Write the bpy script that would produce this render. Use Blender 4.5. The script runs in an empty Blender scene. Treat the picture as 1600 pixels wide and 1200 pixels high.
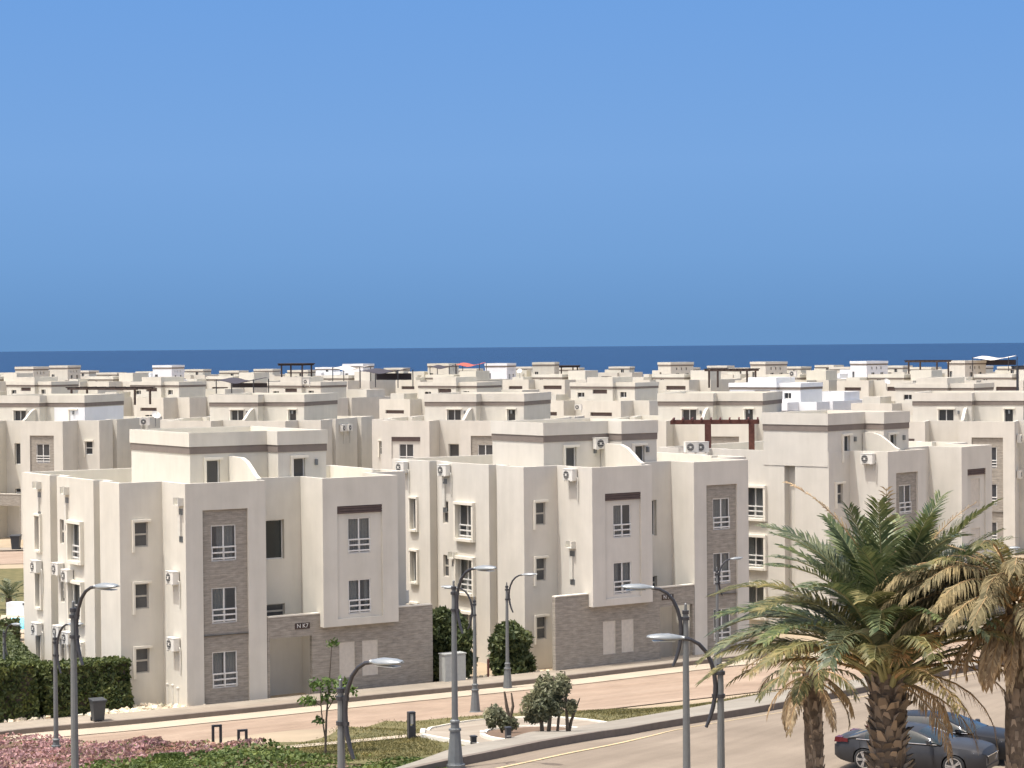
import bpy, math, random
from math import sin, cos, pi, radians, sqrt, atan2
from mathutils import Vector, Matrix
random.seed(7)
SC = bpy.context.scene
COL = SC.collection

# ------------------------------------------------------------------ camera
F, HC = 3556.0, 17.8
ROT = Matrix.Rotation(radians(90 - .934), 3, 'X') @ Matrix.Rotation(radians(-.5), 3, 'Z')
cd = bpy.data.cameras.new('camera')
cd.sensor_width = 36; cd.lens = 36 * F / 1600; cd.clip_end = 200000; cd.clip_start = .5
cam = bpy.data.objects.new('camera', cd); COL.objects.link(cam)
cam.matrix_world = Matrix.Translation((0, 0, HC)) @ ROT.to_4x4()
SC.camera = cam
SC.view_settings.view_transform = 'Standard'; SC.view_settings.look = 'None'
SC.view_settings.exposure = 0.0; SC.view_settings.gamma = 1

def ray(px, py): return ROT @ Vector(((px - 800) / F, (600 - py) / F, -1))
def sstep(t): t = max(0, min(1, t)); return t * t * (3 - 2 * t)
def lerp_tab(tab, x):
    if x <= tab[0][0]: return tab[0][1]
    for (a, b), (c, d) in zip(tab, tab[1:]):
        if x <= c: return b + (d - b) * (x - a) / (c - a)
    return tab[-1][1]
HR = [(40, 5.2), (60, 4.9), (89, .5), (101.5, 0)]
HL = [(40, 5.5), (58, 5.25), (66, 4.7), (74, 4.0), (78, 3.0), (90, .4), (101.5, 0)]
def hgt(x, y):
    if y > 700: return -12 * sstep((y - 780) / 120)
    n = -.543 * x + .84 * y; u = .84 * x + .543 * y
    if n > 106: return 0.
    w = sstep((46 - u) / 8)
    s = 0
    for k in (-2.4, -1.2, 0, 1.2, 2.4):
        s += lerp_tab(HR, n + k) * (1 - w) + lerp_tab(HL, n + k) * w
    return s / 5
def gnd(px, py, off=0, near=20):
    d = ray(px, py); t = near
    while t < 3000:
        p = d * t
        if HC + p.z < hgt(p.x, p.y) + off: break
        t += .5
    a, b = t - .5, t
    for _ in range(20):
        m = (a + b) / 2; p = d * m
        if HC + p.z < hgt(p.x, p.y) + off: b = m
        else: a = m
    p = d * b
    return Vector((p.x, p.y, HC + p.z))
def at(px, py, Y):
    d = ray(px, py); d = d * (Y / d.y)
    return Vector((d.x, d.y, HC + d.z))

# ------------------------------------------------------------------ materials
def nodemat(name):
    m = bpy.data.materials.new(name); m.use_nodes = True
    nt = m.node_tree; b = nt.nodes['Principled BSDF']
    return m, nt, b
def L(nt, a, b): nt.links.new(a, b)
def noise(nt, scale, detail=4, vec=None, rough=.55):
    n = nt.nodes.new('ShaderNodeTexNoise'); n.inputs['Scale'].default_value = scale
    n.inputs['Detail'].default_value = detail; n.inputs['Roughness'].default_value = rough
    if vec: L(nt, vec, n.inputs['Vector'])
    return n
def ramp(nt, fac, stops):
    r = nt.nodes.new('ShaderNodeValToRGB'); L(nt, fac, r.inputs[0])
    e = r.color_ramp.elements
    e[0].position, e[0].color = stops[0][0], (*stops[0][1], 1)
    e[1].position, e[1].color = stops[-1][0], (*stops[-1][1], 1)
    for p, c in stops[1:-1]:
        k = e.new(p); k.color = (*c, 1)
    return r
def coords(nt, scale=(1, 1, 1), kind='Object'):
    t = nt.nodes.new('ShaderNodeTexCoord'); mp = nt.nodes.new('ShaderNodeMapping')
    mp.inputs['Scale'].default_value = scale
    L(nt, t.outputs[kind], mp.inputs[0]); return mp.outputs[0]
def mul(c, k): return tuple(min(1, x * k) for x in c)
def mix(nt, fac, a, b, mode='MIX'):
    m = nt.nodes.new('ShaderNodeMix'); m.data_type = 'RGBA'; m.blend_type = mode
    for sock, v in ((m.inputs[0], fac), (m.inputs[6], a), (m.inputs[7], b)):
        if hasattr(v, 'default_value') or hasattr(v, 'is_output'): L(nt, v, sock)
        else: sock.default_value = v if isinstance(v, (int, float)) else (*v, 1)
    return m.outputs[2]
def mottled(name, col, var=.12, scale=2, rough=.85, bump=0, bscale=40, streak=0, col2=None, spec=.3, kind='Object'):
    m, nt, b = nodemat(name)
    v = coords(nt, kind=kind)
    n = noise(nt, scale, 6, v)
    c2 = col2 or mul(col, 1 - var * 2)
    r = ramp(nt, n.outputs[0], [(.3, c2), (.7, mul(col, 1 + var * .4))])
    c = r.outputs[0]
    if streak:
        v2 = coords(nt, (.62, .62, .07), kind)
        n2 = noise(nt, 1.6, 7, v2, .68)
        r2 = ramp(nt, n2.outputs[0], [(.38, (1 - streak, 1 - streak, 1 - streak * 1.1)), (.6, (1, 1, 1))])
        c = mix(nt, 1.0, c, r2.outputs[0], 'MULTIPLY')
    L(nt, c, b.inputs['Base Color'])
    b.inputs['Roughness'].default_value = rough
    b.inputs['Specular IOR Level'].default_value = spec
    if bump:
        n3 = noise(nt, bscale, 4, v); bp = nt.nodes.new('ShaderNodeBump')
        bp.inputs['Strength'].default_value = bump; bp.inputs['Distance'].default_value = .03
        L(nt, n3.outputs[0], bp.inputs['Height']); L(nt, bp.outputs[0], b.inputs['Normal'])
    return m
def plain(name, col, rough=.6, metal=0, spec=.5, coat=0):
    m, nt, b = nodemat(name)
    v = coords(nt); n = noise(nt, 6, 4, v)
    r = ramp(nt, n.outputs[0], [(.25, mul(col, .88)), (.75, mul(col, 1.06))])
    L(nt, r.outputs[0], b.inputs['Base Color'])
    b.inputs['Roughness'].default_value = rough; b.inputs['Metallic'].default_value = metal
    b.inputs['Specular IOR Level'].default_value = spec; b.inputs['Coat Weight'].default_value = coat
    return m
M = {}
M['wall'] = mottled('cream_render', (.635, .603, .525), .04, .7, .9, .18, 30, .07, spec=.15)
M['wall_white'] = mottled('white_render', (.76, .77, .78), .03, .7, .9, .18, 30, .03, spec=.15)
M['wall_grey'] = mottled('greyish_render', (.622, .588, .518), .04, .7, .9, .15, 30, .07, spec=.15)
M['wall_sand'] = mottled('sand_render', (.638, .603, .512), .04, .7, .9, .15, 30, .07, spec=.15)
M['trim'] = mottled('pale_trim', (.73, .69, .59), .03, 2, .85, 0, spec=.2)
M['band'] = mottled('taupe_band', (.205, .172, .148), .06, 2, .85)
M['roof'] = mottled('roof_screed', (.60, .56, .45), .08, .8, .9)
M['vent'] = mottled('brown_louvre', (.13, .095, .085), .08, 3, .8)
M['white'] = plain('white_aluminium', (.68, .67, .63), .4)
M['shutter'] = plain('shutter_slats', (.60, .55, .47), .55)
M['curtain'] = plain('curtain_cloth', (.58, .56, .53), .9)
M['acwhite'] = plain('ac_casing', (.70, .68, .62), .5)
M['acdark'] = plain('ac_grille', (.07, .07, .07), .5)
M['steel'] = plain('grey_painted_steel', (.16, .17, .17), .45, .2)
M['steel_dark'] = plain('dark_painted_steel', (.045, .045, .05), .45, .2)
M['head'] = plain('lamp_housing', (.30, .32, .32), .35, .3)
M['lens'] = plain('lamp_lens', (.62, .66, .66), .25)
M['bin'] = plain('bin_plastic', (.045, .05, .055), .5)
M['cab'] = plain('cabinet_paint', (.42, .43, .40), .55)
M['wood_red'] = mottled('red_brown_timber', (.115, .045, .035), .15, 5, .7)
M['wood_dark'] = mottled('dark_timber', (.07, .05, .042), .15, 5, .8)
M['sail_dark'] = plain('dark_canvas', (.045, .04, .05), .9)
M['sail_red'] = plain('red_canvas', (.45, .10, .07), .9)
M['sail_pale'] = plain('pale_canvas', (.62, .58, .52), .9)
M['black'] = plain('black_trim', (.012, .012, .013), .4)
M['tyre'] = plain('tyre_rubber', (.018, .018, .018), .85)
M['rim'] = plain('alloy_rim', (.62, .63, .64), .25, .9)
M['paint_grey'] = plain('dark_grey_paint', (.036, .036, .038), .42, .1, .35, .15)
M['paint_black'] = plain('black_paint', (.012, .012, .013), .38, .1, .35, .15)
M['chrome'] = plain('chrome', (.7, .7, .7), .12, 1)
M['redlamp'] = plain('red_lamp', (.10, .008, .012), .2)
M['pipe'] = plain('pipe_plastic', (.62, .60, .53), .6)
def glass(name, base, tr):
    m, nt, b = nodemat(name)
    b.inputs['Base Color'].default_value = (*base, 1); b.inputs['Roughness'].default_value = .06
    b.inputs['Specular IOR Level'].default_value = .6
    t = nt.nodes.new('ShaderNodeBsdfTransparent'); t.inputs[0].default_value = (.75, .8, .8, 1)
    mx = nt.nodes.new('ShaderNodeMixShader'); mx.inputs[0].default_value = tr
    L(nt, b.outputs[0], mx.inputs[1]); L(nt, t.outputs[0], mx.inputs[2])
    L(nt, mx.outputs[0], nt.nodes['Material Output'].inputs[0])
    return m
M['glass'] = glass('window_glass', (.13, .135, .14), .5)
M['frame_beige'] = plain('beige_aluminium', (.45, .42, .36), .5)
M['glass_grey'] = plain('grey_glass', (.075, .077, .08), .15)
M['glass_dark'] = plain('dark_glass', (.05, .052, .056), .12)
M['car_glass'] = plain('car_glass', (.018, .026, .027), .12, 0, .45)
def stone_mat():
    m, nt, b = nodemat('ledger_stone')
    t = nt.nodes.new('ShaderNodeTexCoord')
    sx = nt.nodes.new('ShaderNodeSeparateXYZ'); L(nt, t.outputs['Object'], sx.inputs[0])
    ad = nt.nodes.new('ShaderNodeMath'); ad.operation = 'ADD'
    L(nt, sx.outputs[0], ad.inputs[0]); L(nt, sx.outputs[1], ad.inputs[1])
    cb = nt.nodes.new('ShaderNodeCombineXYZ'); L(nt, ad.outputs[0], cb.inputs[0]); L(nt, sx.outputs[2], cb.inputs[1])
    nz = noise(nt, 1.7, 3, cb.outputs[0])
    vm = nt.nodes.new('ShaderNodeVectorMath'); vm.operation = 'MULTIPLY_ADD'
    L(nt, nz.outputs[1], vm.inputs[0]); vm.inputs[1].default_value = (.22, .16, 0); L(nt, cb.outputs[0], vm.inputs[2])
    br = nt.nodes.new('ShaderNodeTexBrick'); L(nt, vm.outputs[0], br.inputs['Vector'])
    br.inputs['Color1'].default_value = (.31, .283, .24, 1); br.inputs['Color2'].default_value = (.288, .262, .222, 1)
    br.inputs['Mortar'].default_value = (.245, .218, .18, 1)
    br.inputs['Scale'].default_value = 1; br.inputs['Brick Width'].default_value = .62; br.inputs['Row Height'].default_value = .11
    br.inputs['Mortar Size'].default_value = .008; br.offset_frequency = 2; br.inputs['Bias'].default_value = -.1
    v = nt.nodes.new('ShaderNodeMapping'); v.inputs['Scale'].default_value = (1.3, 5, 1); L(nt, cb.outputs[0], v.inputs[0])
    n2 = noise(nt, 1.6, 5, v.outputs[0])
    r2 = ramp(nt, n2.outputs[0], [(.28, (.74, .73, .72)), (.5, (1, .99, .98)), (.72, (1.26, 1.25, 1.23))])
    c = mix(nt, 1.0, br.outputs[0], r2.outputs[0], 'MULTIPLY')
    L(nt, c, b.inputs['Base Color']); b.inputs['Roughness'].default_value = .9
    bp = nt.nodes.new('ShaderNodeBump'); bp.inputs['Strength'].default_value = .5; bp.inputs['Distance'].default_value = .03
    L(nt, n2.outputs[0], bp.inputs['Height']); L(nt, bp.outputs[0], b.inputs['Normal'])
    return m
M['stone'] = stone_mat()
def leafmat(name, c1, c2, rough=.55, trans=.25):
    m, nt, b = nodemat(name)
    g = nt.nodes.new('ShaderNodeNewGeometry')
    r = ramp(nt, g.outputs['Random Per Island'], [(0, c1), (1, c2)])
    nz = noise(nt, 1.1, 3, coords(nt)); r2 = ramp(nt, nz.outputs[0], [(.32, (.62, .66, .6)), (.5, (1, 1, 1)), (.7, (1.45, 1.32, 1.15))])
    lc = mix(nt, 1.0, r.outputs[0], r2.outputs[0], 'MULTIPLY')
    L(nt, lc, b.inputs['Base Color']); b.inputs['Roughness'].default_value = rough
    b.inputs['Specular IOR Level'].default_value = .35
    t = nt.nodes.new('ShaderNodeBsdfTranslucent'); L(nt, lc, t.inputs[0])
    mx = nt.nodes.new('ShaderNodeMixShader'); mx.inputs[0].default_value = trans
    L(nt, b.outputs[0], mx.inputs[1]); L(nt, t.outputs[0], mx.inputs[2])
    L(nt, mx.outputs[0], nt.nodes['Material Output'].inputs[0])
    return m
M['hedge'] = leafmat('hedge_leaf', (.038, .062, .018), (.135, .16, .05))
M['oleander'] = leafmat('oleander_leaf', (.04, .06, .022), (.13, .155, .06))
M['olive'] = leafmat('olive_leaf', (.11, .125, .07), (.27, .27, .17))
M['twig_leaf'] = leafmat('sapling_leaf', (.05, .10, .02), (.14, .20, .05))
M['palm'] = leafmat('palm_leaflet', (.04, .07, .03), (.165, .19, .08), .42)
M['palm_blue'] = leafmat('palm_leaflet_grey', (.06, .085, .05), (.20, .215, .12), .42)
M['palm_olive'] = leafmat('palm_leaflet_olive', (.075, .085, .03), (.23, .20, .085), .45)
M['palm_yellow'] = leafmat('palm_leaflet_yellowing', (.13, .11, .04), (.36, .27, .12), .5)
M['palm_dry'] = leafmat('palm_leaflet_dry', (.20, .135, .075), (.46, .35, .21), .7, .15)
M['palm_brown'] = leafmat('palm_leaflet_brown', (.10, .083, .037), (.275, .222, .115), .75, .15)
M['rachis'] = mottled('palm_rachis', (.26, .25, .12), .1, 6, .6)
M['rachis_dry'] = mottled('palm_rachis_dry', (.38, .25, .12), .1, 6, .7)
M['fruit'] = leafmat('palm_fruit_stalk', (.42, .24, .10), (.66, .46, .24), .6, .1)
M['bark'] = leafmat('palm_boot', (.09, .072, .055), (.30, .245, .19), .9, 0)
M['bark_core'] = mottled('palm_bark', (.15, .115, .085), .25, 8, .9, .5, 20)
M['twig'] = mottled('bush_wood', (.12, .095, .07), .2, 8, .9)
M['flower'] = leafmat('pink_flower', (.27, .145, .15), (.48, .30, .30), .7)
M['flower_dry'] = leafmat('faded_flower', (.20, .115, .09), (.36, .22, .18), .8)
M['cover'] = leafmat('ground_cover_leaf', (.05, .085, .018), (.15, .19, .05), .6)
M['grass_blade'] = leafmat('grass_blade', (.10, .095, .03), (.22, .19, .075), .7)
M['rock'] = leafmat('white_rock', (.46, .39, .28), (.72, .65, .52), .9, 0)
# ground materials use world-space object coordinates (objects sit at the origin)
M['earth'] = mottled('sandy_earth', (.40, .315, .215), .12, .25, .95, .2, 6, col2=(.28, .225, .15))
M['turf'] = mottled('dry_turf', (.165, .14, .062), .15, 1.2, .95, .4, 12, col2=(.085, .085, .032))
M['soil'] = mottled('bed_soil', (.17, .115, .075), .15, 2, .95, .4, 8)
M['kerb'] = mottled('kerb_stone', (.19, .157, .128), .08, 3, .9, .1, 20)
M['conc'] = mottled('pale_concrete', (.45, .38, .285), .07, .6, .9, .1, 14)
M['paint_line'] = mottled('yellow_line_paint', (.60, .47, .27), .1, 6, .8)
def paving(name, c1, c2, mortar, w, h, rot, scale_n=.35, ms=.012):
    m, nt, b = nodemat(name)
    t = nt.nodes.new('ShaderNodeTexCoord'); mp = nt.nodes.new('ShaderNodeMapping')
    mp.inputs['Rotation'].default_value = (0, 0, rot); L(nt, t.outputs['Object'], mp.inputs[0])
    br = nt.nodes.new('ShaderNodeTexBrick'); L(nt, mp.outputs[0], br.inputs['Vector'])
    br.inputs['Color1'].default_value = (*c1, 1); br.inputs['Color2'].default_value = (*c2, 1)
    br.inputs['Mortar'].default_value = (*mortar, 1); br.inputs['Scale'].default_value = 1
    br.inputs['Brick Width'].default_value = w; br.inputs['Row Height'].default_value = h; br.inputs['Mortar Size'].default_value = ms
    n = noise(nt, scale_n, 6, t.outputs['Object'], .65)
    r = ramp(nt, n.outputs[0], [(.3, (.84, .83, .82)), (.68, (1.06, 1.06, 1.06))])
    vr = nt.nodes.new('ShaderNodeVectorRotate'); vr.rotation_type = 'Z_AXIS'; vr.inputs['Angle'].default_value = rot; L(nt, t.outputs['Object'], vr.inputs[0])
    m3 = nt.nodes.new('ShaderNodeMapping'); m3.inputs['Scale'].default_value = (.045, .55, 1); L(nt, vr.outputs[0], m3.inputs[0])
    n3 = noise(nt, 1, 5, m3.outputs[0], .6); r3 = ramp(nt, n3.outputs[0], [(.36, (.87, .85, .83)), (.58, (1.04, 1.05, 1.05))])
    c = mix(nt, 1.0, br.outputs[0], r.outputs[0], 'MULTIPLY')
    L(nt, mix(nt, 1.0, c, r3.outputs[0], 'MULTIPLY'), b.inputs['Base Color'])
    b.inputs['Roughness'].default_value = .9; b.inputs['Specular IOR Level'].default_value = .25
    return m
M['brick'] = paving('pink_paving', (.355, .268, .198), (.318, .24, .178), (.27, .208, .158), .6, .3, radians(-33))
M['slab'] = paving('footway_slabs', (.335, .285, .225), (.30, .26, .205), (.24, .205, .165), .8, .8, radians(-33))
M['slab_grey'] = paving('grey_footway_slabs', (.295, .268, .222), (.27, .246, .204), (.22, .2, .165), .5, .5, radians(-55))
def asphalt():
    m, nt, b = nodemat('worn_asphalt')
    v = coords(nt); n = noise(nt, .22, 7, v, .65); n2 = noise(nt, 60, 3, v)
    r = ramp(nt, n.outputs[0], [(.3, (.205, .165, .122)), (.7, (.27, .221, .166))])
    r2 = ramp(nt, n2.outputs[0], [(.3, (.8, .8, .8)), (.7, (1.15, 1.15, 1.15))])
    mp = nt.nodes.new('ShaderNodeMapping'); mp.inputs['Rotation'].default_value = (0, 0, radians(-60)); mp.inputs['Scale'].default_value = (.05, .9, 1)
    t = nt.nodes.new('ShaderNodeTexCoord'); vr = nt.nodes.new('ShaderNodeVectorRotate'); vr.rotation_type = 'Z_AXIS'; vr.inputs['Angle'].default_value = radians(-60)
    L(nt, t.outputs['Object'], vr.inputs[0]); mp.inputs['Rotation'].default_value = (0, 0, 0); L(nt, vr.outputs[0], mp.inputs[0])
    n3 = noise(nt, 1, 5, mp.outputs[0], .6); r3 = ramp(nt, n3.outputs[0], [(.35, (.84, .83, .82)), (.6, (1.05, 1.05, 1.05))])
    c = mix(nt, 1.0, r.outputs[0], r2.outputs[0], 'MULTIPLY')
    L(nt, mix(nt, 1.0, c, r3.outputs[0], 'MULTIPLY'), b.inputs['Base Color'])
    b.inputs['Roughness'].default_value = .9; b.inputs['Specular IOR Level'].default_value = .3
    return m
M['asphalt'] = asphalt()
def sea_mat():
    m, nt, b = nodemat('sea_water')
    b.inputs['Base Color'].default_value = (.012, .05, .12, 1)
    b.inputs['Roughness'].default_value = .35; b.inputs['IOR'].default_value = 1.33; b.inputs['Specular IOR Level'].default_value = .08
    v = coords(nt, (.004, .02, 1)); n = noise(nt, 1, 8, v, .65)
    r = ramp(nt, n.outputs[0], [(.3, (.005, .030, .084)), (.7, (.009, .042, .112))])
    L(nt, r.outputs[0], b.inputs['Base Color'])
    v2 = coords(nt, (.08, .2, 1)); n2 = noise(nt, 1, 6, v2)
    bp = nt.nodes.new('ShaderNodeBump'); bp.inputs['Strength'].default_value = 1; bp.inputs['Distance'].default_value = 1.5
    L(nt, n2.outputs[0], bp.inputs['Height']); L(nt, bp.outputs[0], b.inputs['Normal'])
    return m
M['sea'] = sea_mat()
M['pool'] = plain('pool_water', (.06, .50, .62), .12)

# ------------------------------------------------------------------ mesh builder
class MB:
    def __init__(s): s.v = []; s.f = []; s.m = []; s.mi = 0
    def poly(s, *pts):
        i = len(s.v); s.v.extend(tuple(p) for p in pts); s.f.append(tuple(range(i, i + len(pts)))); s.m.append(s.mi)
    def obox(s, o, ax, ay, az):
        """box from corner o along the three edge vectors (right handed)"""
        o, ax, ay, az = Vector(o), Vector(ax), Vector(ay), Vector(az)
        p = [o, o + ax, o + ax + ay, o + ay]; q = [k + az for k in p]
        fl = ((3, 2, 1, 0), (4, 5, 6, 7), (0, 1, 5, 4), (1, 2, 6, 5), (2, 3, 7, 6), (3, 0, 4, 7))
        if ax.cross(ay).dot(az) < 0: fl = tuple(tuple(reversed(f)) for f in fl)
        i = len(s.v); s.v.extend(tuple(k) for k in p + q)
        for f in fl: s.f.append(tuple(i + k for k in f)); s.m.append(s.mi)
    def box(s, x0, x1, y0, y1, z0, z1): s.obox((x0, y0, z0), (x1 - x0, 0, 0), (0, y1 - y0, 0), (0, 0, z1 - z0))
    def tube(s, path, rad, n=8, caps=True):
        path = [Vector(p) for p in path]; k = len(path)
        if not hasattr(rad, '__len__'): rad = [rad] * k
        rows = []; up = None
        for i, p in enumerate(path):
            t = (path[min(i + 1, k - 1)] - path[max(i - 1, 0)])
            if t.length < 1e-9: t = Vector((0, 0, 1))
            t.normalize()
            if up is None: up = Vector((1, 0, 0)) if abs(t.x) < .8 else Vector((0, 1, 0))
            a = t.cross(up)
            if a.length < 1e-6: a = t.cross(Vector((0, 1, 0)))
            a.normalize(); b = a.cross(t).normalized(); up = b
            i0 = len(s.v)
            for j in range(n):
                an = 2 * pi * j / n
                s.v.append(tuple(p + (a * cos(an) + b * sin(an)) * rad[i]))
            rows.append(i0)
        for r0, r1 in zip(rows, rows[1:]):
            for j in range(n):
                jj = (j + 1) % n
                s.f.append((r0 + j, r1 + j, r1 + jj, r0 + jj)); s.m.append(s.mi)
        if caps:
            s.f.append(tuple(rows[0] + j for j in range(n))); s.m.append(s.mi)
            s.f.append(tuple(rows[-1] + j for j in reversed(range(n)))); s.m.append(s.mi)
    def lathe(s, prof, n=12, c=(0, 0, 0)):
        s.tube([(c[0], c[1], c[2] + z) for r, z in prof], [max(r, .0005) for r, z in prof], n)
    def build(s, name, mats, parent=None, smooth=False):
        me = bpy.data.meshes.new(name)
        me.from_pydata(s.v, [], s.f)
        mats = mats if isinstance(mats, (list, tuple)) else [mats]
        for m in mats: me.materials.append(M[m] if isinstance(m, str) else m)
        if any(s.m): me.polygons.foreach_set('material_index', s.m)
        if smooth: me.polygons.foreach_set('use_smooth', [True] * len(s.f))
        me.update()
        o = bpy.data.objects.new(name, me); COL.objects.link(o)
        if parent: o.parent = parent
        return o
def tag(o, label=None, cat=None, group=None, kind=None):
    for k, v in (('label', label), ('category', cat), ('group', group), ('kind', kind)):
        if v: o[k] = v
    return o
def empty(name, loc=(0, 0, 0), rz=0):
    o = bpy.data.objects.new(name, None); COL.objects.link(o); o.location = loc; o.rotation_euler = (0, 0, rz)
    o.empty_display_size = .3
    return o
def copy_tree(o, parent=None, swap=None):
    c = o.copy(); COL.objects.link(c)
    if parent: c.parent = parent
    if swap and o.type == 'MESH':
        for i, sl in enumerate(c.material_slots):
            if sl.material and sl.material.name in swap:
                mt = swap[sl.material.name]; sl.link = 'OBJECT'; sl.material = mt
    for ch in list(o.children): copy_tree(ch, c, swap)
    return c
# ------------------------------------------------------------------ buildings
# plan space: x along the street front, y away from it; a point list runs anticlockwise
def inset(pts, t):
    n = len(pts); out = []
    for i in range(n):
        a, b, c = Vector(pts[i - 1]), Vector(pts[i]), Vector(pts[(i + 1) % n])
        t1 = (b - a).normalized(); t2 = (c - b).normalized()
        n1 = Vector((-t1.y, t1.x)); n2 = Vector((-t2.y, t2.x))
        o = n1 if abs(n1.dot(n2)) > .9 else n1 + n2
        out.append(b + o * t)
    return out
class Edge:
    def __init__(s, p, q):
        s.p, s.q = Vector(p), Vector(q); s.L = (s.q - s.p).length
        s.t = (s.q - s.p) / s.L; s.n = Vector((s.t.y, -s.t.x)); s.ops = []
    def P(s, u, o, z): v = s.p + s.t * u + s.n * o; return Vector((v.x, v.y, z))
    def box(s, mb, u0, u1, o0, o1, z0, z1):
        a = s.P(u0, o0, z0)
        mb.obox(a, s.P(u1, o0, z0) - a, s.P(u0, o1, z0) - a, Vector((0, 0, z1 - z0)))
class Prism:
    """walls of a closed plan with real openings, a parapet and a sunk roof"""
    def __init__(s, pts, z0, z1, mir=False, par=.85, names=None):
        if mir: pts = [(-x, y) for x, y in reversed(pts)]
        s.pts, s.z0, s.z1, s.par, s.mir = pts, z0, z1, par, mir
        n = len(pts); s.e = [Edge(pts[i], pts[(i + 1) % n]) for i in range(n)]
    def find(s, x0, y0, x1, y1):
        """edge through plan points given unmirrored"""
        if s.mir: a, b = Vector((-x1, y1)), Vector((-x0, y0))
        else: a, b = Vector((x0, y0)), Vector((x1, y1))
        for e in s.e:
            if abs((a - e.p).dot(e.n)) < .02 and abs((b - e.p).dot(e.n)) < .02 and (b - a).normalized().dot(e.t) > .9 \
               and (a - e.p).dot(e.t) > -.05 and (b - e.p).dot(e.t) < e.L + .05: return e
        raise Exception('edge %s' % ((x0, y0, x1, y1),))
    def span(s, e, a0, a1, axis):
        """plan interval (unmirrored) on axis 0 = x or 1 = y -> interval along the edge"""
        r = []
        for a in (a0, a1):
            v = (-a if s.mir else a) if axis == 0 else a
            r.append((v - e.p[axis]) / e.t[axis])
        return min(r), max(r)
    def mesh(s, mb, roof_mi=1, floor=False, cap=None):
        for e in s.e:
            U = sorted({0, e.L, *[x for o in e.ops for x in o[:2]]}); Z = sorted({s.z0, s.z1, *[x for o in e.ops for x in o[2:4]]})
            for u0, u1 in zip(U, U[1:]):
                for z0, z1 in zip(Z, Z[1:]):
                    um, zm = (u0 + u1) / 2, (z0 + z1) / 2
                    if any(o[0] < um < o[1] and o[2] < zm < o[3] for o in e.ops): continue
                    mb.poly(e.P(u0, 0, z0), e.P(u1, 0, z0), e.P(u1, 0, z1), e.P(u0, 0, z1))
            for u0, u1, z0, z1, d in e.ops:
                mb.poly(e.P(u0, 0, z0), e.P(u0, 0, z1), e.P(u0, -d, z1), e.P(u0, -d, z0))
                mb.poly(e.P(u1, 0, z1), e.P(u1, 0, z0), e.P(u1, -d, z0), e.P(u1, -d, z1))
                mb.poly(e.P(u0, 0, z0), e.P(u0, -d, z0), e.P(u1, -d, z0), e.P(u1, 0, z0))
                mb.poly(e.P(u0, 0, z1), e.P(u1, 0, z1), e.P(u1, -d, z1), e.P(u0, -d, z1))
        if s.par:
            ins = inset(s.pts, .22); n = len(ins); zr = s.z1 - s.par
            V = lambda p, z: Vector((p[0], p[1], z))
            for i in range(n):
                j = (i + 1) % n
                mb.poly(V(s.pts[i], s.z1), V(s.pts[j], s.z1), V(ins[j], s.z1), V(ins[i], s.z1))
                mb.poly(V(ins[j], s.z1), V(ins[j], zr), V(ins[i], zr), V(ins[i], s.z1))
            mb.mi = roof_mi; mb.poly(*[V(p, zr) for p in ins]); mb.mi = 0
        if floor: mb.poly(*[Vector((p[0], p[1], s.z0)) for p in reversed(s.pts)])
    def ring(s, mb, z0, z1, out):
        o = inset(s.pts, -out); n = len(o); V = lambda p, z: Vector((p[0], p[1], z))
        for i in range(n):
            j = (i + 1) % n
            mb.poly(V(o[i], z0), V(o[j], z0), V(o[j], z1), V(o[i], z1))
            mb.poly(V(o[i], z1), V(o[j], z1), V(s.pts[j], z1), V(s.pts[i], z1))
            mb.poly(V(o[j], z0), V(o[i], z0), V(s.pts[i], z0), V(s.pts[j], z0))

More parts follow.
